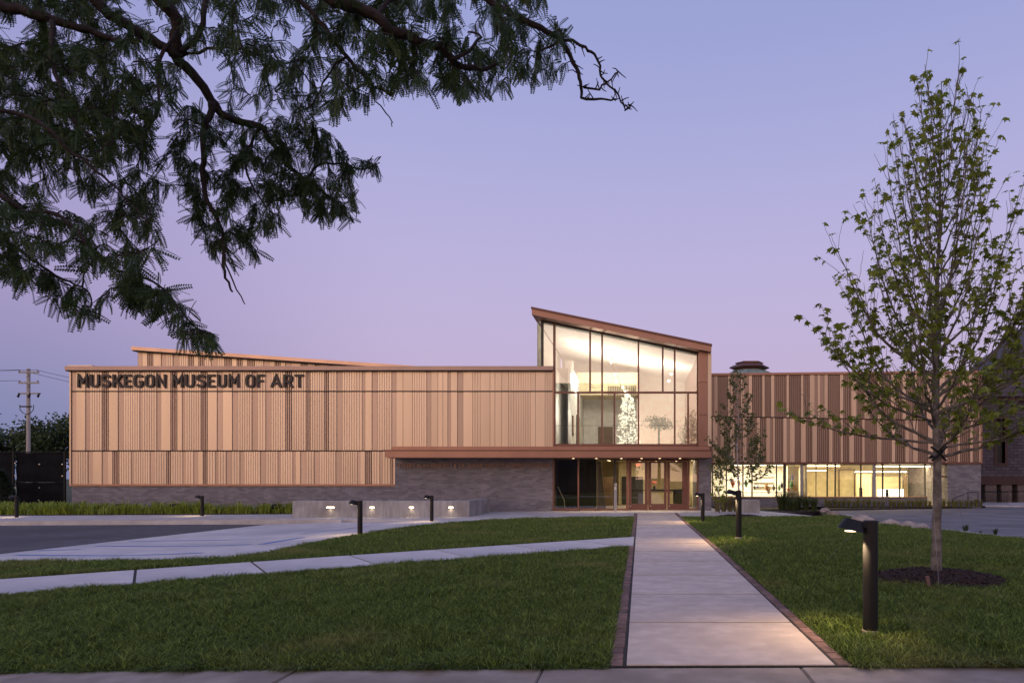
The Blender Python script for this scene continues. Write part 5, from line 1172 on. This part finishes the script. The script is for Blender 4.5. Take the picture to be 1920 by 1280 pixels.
# -- young maple at the right
def young_tree(th, base, top, prim, trunk_r, bark, leafm, LV, LF, lsize, nleaf, seed, nobj, sub=5, splay=1.0, leaf_from=.25, droop=.3, nodes=7, thin=False):
    rr = random.Random(seed); gen = np.random.default_rng(seed); base, top = Vector(base), Vector(top)
    tr = crooked([base + Vector((0, 0, -.1)), base + Vector((0, 0, .25)), base.lerp(top, .2), base.lerp(top, .45) + Vector((rr.gauss(0, .03), rr.gauss(0, .03), 0)), base.lerp(top, .7) + Vector((rr.gauss(0, .04), 0, 0)), top], 6, trunk_r * .06, rr)
    m = len(tr); MB().tube(tr, [max(.006, trunk_r * (1.25 if i < 2 else 1.05 if i < 5 else 1) * (1 - (i / (m - 1)) ** 1.15)) for i in range(m)], 12).build('trunk', bark, th, True)
    H = top.z - base.z; br = MB(); LP, LD = [], []
    def leaf_at(q, d, k):
        for _ in range(k):
            LP.append(tuple(q + Vector((rr.gauss(0, .02), rr.gauss(0, .02), rr.gauss(0, .015))))); LD.append((rr.gauss(0, .7) + d.x * .4, rr.gauss(0, .7) + d.y * .4, rr.gauss(0, .35) - droop))
    def point_on(c, f): k = f * (len(c) - 1); i = min(int(k), len(c) - 2); return c[i].lerp(c[i + 1], k - i)
    for hz, az, reach, rise, r0 in prim:
        zz = base.z + H * min(.97, hz); ii = next(i for i in range(len(tr) - 1) if tr[i + 1].z >= zz); p0 = tr[ii].lerp(tr[ii + 1], (zz - tr[ii].z) / max(1e-6, tr[ii + 1].z - tr[ii].z)); o_ = Vector((math.cos(az), math.sin(az), 0)); e = p0 + o_ * reach + Vector((0, 0, rise))
        mid = p0 + o_ * reach * .58 * splay + Vector((0, 0, rise * .34)); c = crooked([p0, mid, e], 7, .008 * H / 8, rr); n = len(c)
        MB_ = br.tube(c, list(np.linspace(r0, .004, n)), 6, False)
        L_ = sum((c[i + 1] - c[i]).length for i in range(n - 1)); leaf_at(e, o_, 5)
        for _ in range(max(2, int(sub * L_ * (1.45 if hz < .42 else 1)))):
            f = rr.uniform(.22, .97); s0 = point_on(c, f); tdir = (point_on(c, min(1, f + .08)) - point_on(c, f - .08)).normalized()
            d = (tdir * .8 + Vector((rr.gauss(0, .45), rr.gauss(0, .45), rr.uniform(.1, .8)))).normalized(); l2_ = L_ * rr.uniform(.16, .42) * (1.1 - .6 * f) + .06
            e2 = s0 + d * l2_ + Vector((0, 0, .12 * l2_)); c2 = crooked([s0, s0.lerp(e2, .5) + Vector((rr.gauss(0, .03), rr.gauss(0, .03), -.02)) * l2_, e2], 4, .004, rr)
            br.tube(c2, list(np.linspace(max(.004, r0 * .35 * (1 - f * .6)), .0025, len(c2))), 4, False)
            leaf_at(e2, d, 4)
            for _k in range(max(1, int(l2_ * nodes))): leaf_at(point_on(c2, rr.uniform(leaf_from, 1)), d, 2)
        for _k in range(int(L_ * 4)): leaf_at(point_on(c, rr.uniform(.35, 1)), o_, 2)
    br.build('branches', bark, th, True)
    LP, LD = np.array(LP), np.array(LD)
    if thin: kp = gen.random(len(LP)) < np.interp((LP[:, 2] - base.z) / H, [.3, .55, .8, 1.0], [1, .8, .38, .4]); LP, LD = LP[kp], LD[kp]
    if len(LP) > nleaf: k = gen.permutation(len(LP))[:nleaf]; LP, LD = LP[k], LD[k]
    foliage(th, LP, basis(LD, gen.uniform(-.7, .7, len(LP))), lsize * gen.uniform(.6, 1.25, len(LP)), LV, LF, leafm, nobj)
rr = random.Random(12); prim = []
# height on the trunk, compass angle, reach and rise in metres: low limbs spread, upper ones stand up steeply
for i in range(48):
    u = i / 47; hz = .24 + .66 * u ** 1.25; az = i * 2.399 + rr.uniform(-.4, .4)
    reach = (1.85 - 1.55 * u ** .62) * rr.uniform(.75, 1.12); rise = (1.35 + 1.3 * math.sin(min(1, u * 1.5) * math.pi / 2)) * rr.uniform(.8, 1.15) * (1 - .66 * max(0, u - .45) / .55)
    if i < 4: reach *= 1.0; rise *= .6
    prim.append((hz, az, reach, rise, .030 * (1 - .7 * u)))
prim += [(.93, 1.2, .10, .25, .006), (.90, 4.0, .16, .35, .006), (.95, 2.6, .05, .18, .005)]
prim += [(.28, .25, 2.1, 1.2, .026), (.33, -.35, 2.1, 1.6, .026), (.31, math.pi + .35, 1.9, 1.0, .022), (.27, math.pi * .98, 2.0, .36, .022), (.26, -.15, 1.45, .35, .02), (.30, .1, 1.9, 1.9, .03), (.36, -.2, 1.7, 2.6, .03), (.40, math.pi + .1, 1.55, 1.9, .026), (.45, .3, 1.5, 2.3, .026), (.34, math.pi - .2, 1.75, 1.3, .024)]
TZ = zg(TX, TY)
mp_ = thing('maple_tree', 'young staked maple with light green leaves in the right foreground', 'tree', (TX, TY, TZ))
young_tree(mp_, (TX, TY, TZ + .05), (X(1768, TY), TY + .05, Z(150, TY)), prim, .092, 'bark_maple', 'maple_leaf', MAPLE, MAPF, .106, 4700, 12, 300, sub=7, droop=.5, thin=True)
# strap and guy wires of the maple
zt0 = Z(850, TY); stp = MB()
for s_ in (-1, 1): stp.tube([(TX - .12 * s_, TY - .10, zt0 + .10), (TX, TY - .13, zt0), (TX + .11 * s_, TY - .10, zt0 - .11)], .016, 6)
stp.tube([(TX + .1 * math.cos(a), TY + .1 * math.sin(a), zt0 - .02 + .05 * math.cos(a)) for a in np.linspace(0, 2 * math.pi, 17)], .014, 6)
tag(stp.build('tree_strap', 'black_metal'), 'black strap crossed round the maple trunk below its crown', 'strap')
for (dx, dy, top_dx), lab in zip(((-.28, -.75, -.1), (-1.3, 1.6, -.1), (1.35, 1.5, .1)), ('thin guy wire from the maple down to the front of the mulch', 'thin guy wire from the maple down to the left lawn', 'thin guy wire from the maple down to the right lawn')):
    tag(MB().tube([(TX + top_dx, TY, zt0), (TX + dx, TY + dy, zg(TX + dx, TY + dy))], .0022, 4).build('guy_wire', 'grey_metal'), lab, 'guy wire', 'guy wires of the maple')
for dx, dy, lab in ((-.95, -.15, 'wooden stake at the left of the mulch ring behind the near path light'), (-.42, -.72, 'short wooden stake at the front of the mulch ring')):
    x, y = TX + dx, TY + dy; z = zg(x, y); sk = bmesh.new(); bmesh.ops.create_cone(sk, cap_ends=True, segments=6, radius1=.022, radius2=.026, depth=.34 if dx < -.9 else .16)
    tag(MB().bm(sk, Matrix.Translation((x, y, z + .10)) @ Matrix.Rotation(R(-12), 4, 'Y')).build('stake', 'edging_brick'), lab, 'stake', 'stakes of the maple')

# -- small birch before the window band, and the shrub beside it
rr = random.Random(3); prim = [(.22 + .74 * i / 37, i * 2.399 + rr.uniform(-.4, .4), (1.45 - 1.2 * (i / 37) ** 1.1) * rr.uniform(.7, 1.15), (.75 - .35 * i / 37) * rr.uniform(.7, 1.3), .020 * (1 - .6 * i / 37)) for i in range(38)]
bi = thing('birch_tree', 'slender young birch with small leaves before the left end of the window band', 'tree', (BXm, BYm, zg(BXm, BYm)))
young_tree(bi, (BXm, BYm, zg(BXm, BYm)), (X(1381, BYm), BYm, Z(702, BYm)), prim, .065, 'bark_birch', 'birch_leaf', OVAL, OVF, .12, 5200, 5, 0, sub=10, leaf_from=.1, droop=.6)
rr = random.Random(8); sx_, sy_ = X(1349, 33.), 33.; prim = [(.10 + .8 * i / 21, i * 2.399, .42 * rr.uniform(.7, 1.1) * (1 - .5 * i / 21), .35 * rr.uniform(.6, 1.2), .012) for i in range(22)]
sh = thing('leafy_shrub', 'upright leafy green shrub against the lit window right of the brick pier', 'shrub', (sx_, sy_, g(sx_, sy_)))
young_tree(sh, (sx_, sy_, g(sx_, sy_)), (sx_, sy_, Z(862, sy_)), prim, .03, 'bark_maple', 'maple_leaf', OVAL, OVF, .10, 1600, 9, 0, sub=9, leaf_from=.1, droop=.4)

# -- grass clumps
def clump_mesh(seed, n, hgt, spread, wd, arch=.5):
    gen = np.random.default_rng(seed); V, T, Q = [], [], []
    for i in range(n):
        a = gen.uniform(0, 6.28); r0 = gen.uniform(0, .12) * spread / .4; h_ = hgt * gen.uniform(.6, 1.1); o_ = np.array([math.cos(a), math.sin(a), 0]); s_ = spread * gen.uniform(.2, 1); b = np.array([r0 * math.cos(a), r0 * math.sin(a), 0]); wv = np.array([-math.sin(a), math.cos(a), 0]) * wd * gen.uniform(.6, 1.2); k = len(V)
        for t in (0, .35, .7): 
            c = b + o_ * s_ * t ** 1.8 + np.array([0, 0, h_ * (t - arch * .5 * t ** 3)]); V += [c - wv * (1 - t * .5), c + wv * (1 - t * .5)]
        V.append(b + o_ * s_ * 1.05 + np.array([0, 0, h_ * (1 - arch * .62)])); Q += [(k, k + 1, k + 3, k + 2), (k + 2, k + 3, k + 5, k + 4)]; T.append((k + 4, k + 5, k + 6))
    me = bpy.data.meshes.new('blades'); me.from_pydata([tuple(v) for v in V], [], Q + T); return me
def clump(name, label, px, py, me, mat, sc_, group, y=None, rz=None):
    x, yy = gp(px, py) if y is None else (X(px, y), y)
    o = link_mesh(name, me, mat, None, (x, yy, g(x, yy) + .01), (sc_,) * 3, (0, 0, rz if rz is not None else random.uniform(0, 6.28))); return tag(o, label, 'grass clump', group, 'thing')
gm = [clump_mesh(i, 110, .62, .26, .006, .35) for i in range(4)]
for me in gm: me.materials.append(M['tall_grass_leaf'])
OW = ['first', 'second', 'third', 'fourth', 'fifth', 'sixth', 'seventh', 'eighth', 'ninth', 'tenth', 'eleventh', 'twelfth']
for x0_, x1_, n, where in ((1549, 1608, 8, 'left of the left slim bollard'), (1619, 1657, 5, 'between the two slim bollards'), (1670, 1744, 10, 'between the right slim bollard and the maple trunk'), (1761, 1838, 10, 'right of the maple trunk')):
    for i in range(n):
        px = x0_ + (x1_ - x0_) * i / (n - 1) + random.uniform(-1.5, 1.5)
        clump('ornamental_grass', f'{OW[i]} grass clump, from the left, {where}', px, 947, gm[i % 4], None, random.uniform(.9, 1.2), 'row of grass clumps under the right windows', y=39.3 + random.uniform(-.12, .12))
leafmat('dark_blade', (.035, .06, .02), (.10, .125, .04), .25)
tm = [clump_mesh(20 + i, 260, 1.0, .48, .008, .45) for i in range(3)]
for me in tm: me.materials.append(M['dark_blade'])
tl = ['leftmost of the dark tall grasses behind the plaza tip', 'second of the dark tall grasses behind the plaza tip', 'middle of the dark tall grasses behind the plaza tip', 'fourth of the dark tall grasses from the left', 'rightmost of the dark tall grasses, next to the far boulder', 'front one of the dark tall grasses at the plaza edge']
for i, (px, yy, s_) in enumerate(((1466, 36.5, 1.3), (1480, 36.3, 1.2), (1496, 36, 1.15), (1511, 35.6, 1.1), (1526, 35, 1.0), (1488, 34.9, .9))): clump('tall_grass', tl[i], px, 950, tm[i % 3], None, s_, 'dark tall grasses behind the plaza', y=yy)
sm = [clump_mesh(40 + i, 130, .85, .35, .007, .4) for i in range(2)]
for me in sm: me.materials.append(M['straw_leaf'])
for i, (px, lab) in enumerate(((1345, 'leftmost straw-coloured grass clump, touching the brick pier'), (1357, 'second straw-coloured grass clump right of the brick pier'), (1369, 'third straw-coloured grass clump right of the brick pier'), (1380, 'straw-coloured grass clump right behind the concrete block'))): clump('straw_grass', lab, px, 955, sm[i % 2], None, 1.25, 'straw-coloured grasses right of the entrance', y=34.6)
wm = clump_mesh(60, 60, .30, .16, .014, .3); wm.materials.append(M['far_leaf'])
for px, py, s_, lab in ((1811, 999, 1.0, 'larger green weed growing at the kerb stones right of the maple'), (1866, 1003, .8, 'smaller green weed at the kerb stones near the right edge'), (1838, 1002, .45, 'tiny weed between the two larger ones at the kerb')): clump('weed', lab, px, py, wm, None, s_, 'weeds at the kerb')
# -- left bed: arching strap leaves, one green mass
nb = 9000; gen = np.random.default_rng(2); bx_ = gen.uniform(X(-60, 34), X(552, 34), nb // 20); by_ = gen.uniform(33.0, 35.6, nb // 20); by_ -= .25 * (by_ > 35)
ci = gen.integers(0, len(bx_), nb); x = bx_[ci] + gen.normal(0, .10, nb); y = by_[ci] + gen.normal(0, .10, nb); ok = inside(x, y, [gp(-420, 967.0), gp(553, 962.4), (X(556, 36), 36), (-46, 36)]); x, y, ci = x[ok], y[ok], ci[ok]; nb = len(x)
sc_ = gen.uniform(.5, 1.3, len(bx_))[ci]; h_ = .72 * sc_ * gen.uniform(.6, 1.15, nb); a = gen.uniform(0, 6.28, nb); s_ = .42 * sc_ * gen.uniform(.3, 1, nb); z = np.array([g(p, q) for p, q in zip(x, y)])
wv = np.stack([-np.sin(a), np.cos(a), 0 * a], 1) * .021; b = np.stack([x, y, z], 1); od = np.stack([np.cos(a), np.sin(a), 0 * a], 1); vs_ = []
for t in (0, .4, .75): c = b + od * (s_ * t ** 1.6)[:, None]; c[:, 2] += h_ * (t - .28 * t ** 3); vs_ += [c - wv * (1 - t * .5), c + wv * (1 - t * .5)]
c = b + od * (s_ * 1.1)[:, None]; c[:, 2] += h_ * .62; vs_.append(c); V = np.stack(vs_, 1).reshape(-1, 3); k = np.arange(nb)[:, None] * 7
o = numesh('bed_plants', V, [np.concatenate([k + np.array([[0, 1, 3, 2]]), k + np.array([[2, 3, 5, 4]])]), k + np.array([[4, 5, 6]])], 'bed_leaf'); tag(o, 'bright green strap-leaved plants filling the bed along the left wing', 'plants', kind='stuff')
# -- conifer by the fence
xc, yc_ = X(-2, 37.), 37.; cf = thing('conifer_shrub', 'dark conical evergreen at the left edge before the fence', 'shrub', (xc, yc_, -.4)); n = 5200; gen = np.random.default_rng(6)
t = gen.random(n) ** .7; a = gen.uniform(0, 6.28, n); hz = 2.35; rad = (.95 * (1 - t) ** .8 + .05) * gen.uniform(.55, 1.05, n); pos = np.stack([xc + rad * np.cos(a), yc_ + rad * np.sin(a), -.35 + hz * t], 1); d = np.stack([np.cos(a), np.sin(a), .5 + 0 * a], 1) + gen.normal(0, .3, (n, 3))
foliage(cf, pos, basis(d, gen.uniform(-1, 1, n)), gen.uniform(.08, .17, n), OVAL * np.array([.45, 1, 1]), OVF, 'conifer_leaf', 0); MB().tube([(xc, yc_, -.6), (xc, yc_, 1.6)], [.08, .02], 8).build('trunk', 'bark_locust', cf)
# -- trees far behind the fence and beyond the church
def far_tree(name, label, x, y, z0, crown_z, rx, rz, n, ls, seed, mat='far_leaf'):
    th = thing(name, label, 'tree', (x, y, z0), 'trees behind the fence' if x < -20 else None); gen = np.random.default_rng(seed); rr = random.Random(seed)
    MB().tube([(x, y, z0), (x, y, crown_z)], [.25, .12], 8).build('trunk', 'bark_locust', th, True)
    nb = 34; cb_ = gen.normal(0, 1, (nb, 3)); cb_ /= np.linalg.norm(cb_, axis=1, keepdims=True); cb_ *= gen.uniform(.35, 1, (nb, 1)) ** .5; br = MB()
    ctr = np.array([x, y, crown_z]) + cb_ * np.array([rx, rx * .8, rz])
    for c in ctr: br.tube([(x, y, crown_z - rz * .6), tuple((np.array([x, y, crown_z]) * .5 + c * .5)), tuple(c)], [.09, .05, .02], 5)
    br.build('branches', 'bark_locust', th); k = gen.integers(0, nb, n); v = gen.normal(0, 1, (n, 3)); v *= (.30 * np.array([rx, rx, rz * .9])) * gen.uniform(.5, 1.1, (n, 1)); pos = ctr[k] + v; d = gen.normal(0, 1, (n, 3)); d[:, 2] -= .3
    foliage(th, pos, basis(d, gen.uniform(-1.5, 1.5, n)), ls * gen.uniform(.6, 1.3, n), OVAL, OVF, mat, 0)
far_tree('leafy_tree', 'dark broad tree rising behind the fence beside the museum corner', X(108, 66), 66, -.6, Z(822, 66), 2.6, 2.1, 5200, .30, 31)
far_tree('leafy_tree', 'dark tree behind the fence just left of the utility pole', X(14, 72), 72, -.6, Z(838, 72), 2.9, 1.9, 4600, .32, 32)
far_tree('leafy_tree', 'dark low tree behind the fence right at the utility pole', X(66, 76), 76, -.6, Z(838, 76), 2.4, 1.6, 3600, .32, 33)
far_tree('leafy_tree', 'dark tree at the far left edge behind the fence', X(-50, 70), 70, -.6, Z(835, 70), 2.6, 1.8, 3000, .32, 34)
# trees across the street, mirrored in the glass
far_tree('street_tree', 'street tree across the road mirrored in the middle of the entrance glass', 2.5, -20, -.7, 9.2, 1.9, .9, 620, .26, 35)
far_tree('street_tree', 'smaller street tree across the road mirrored low in the right panes', 6.8, -22, -.7, 5.0, 1.8, .9, 620, .26, 36)
far_tree('street_tree', 'wide street tree across the road mirrored in the ground-floor glass', -4.5, -18, -.7, 3.4, 3.6, 2.6, 2800, .34, 37)
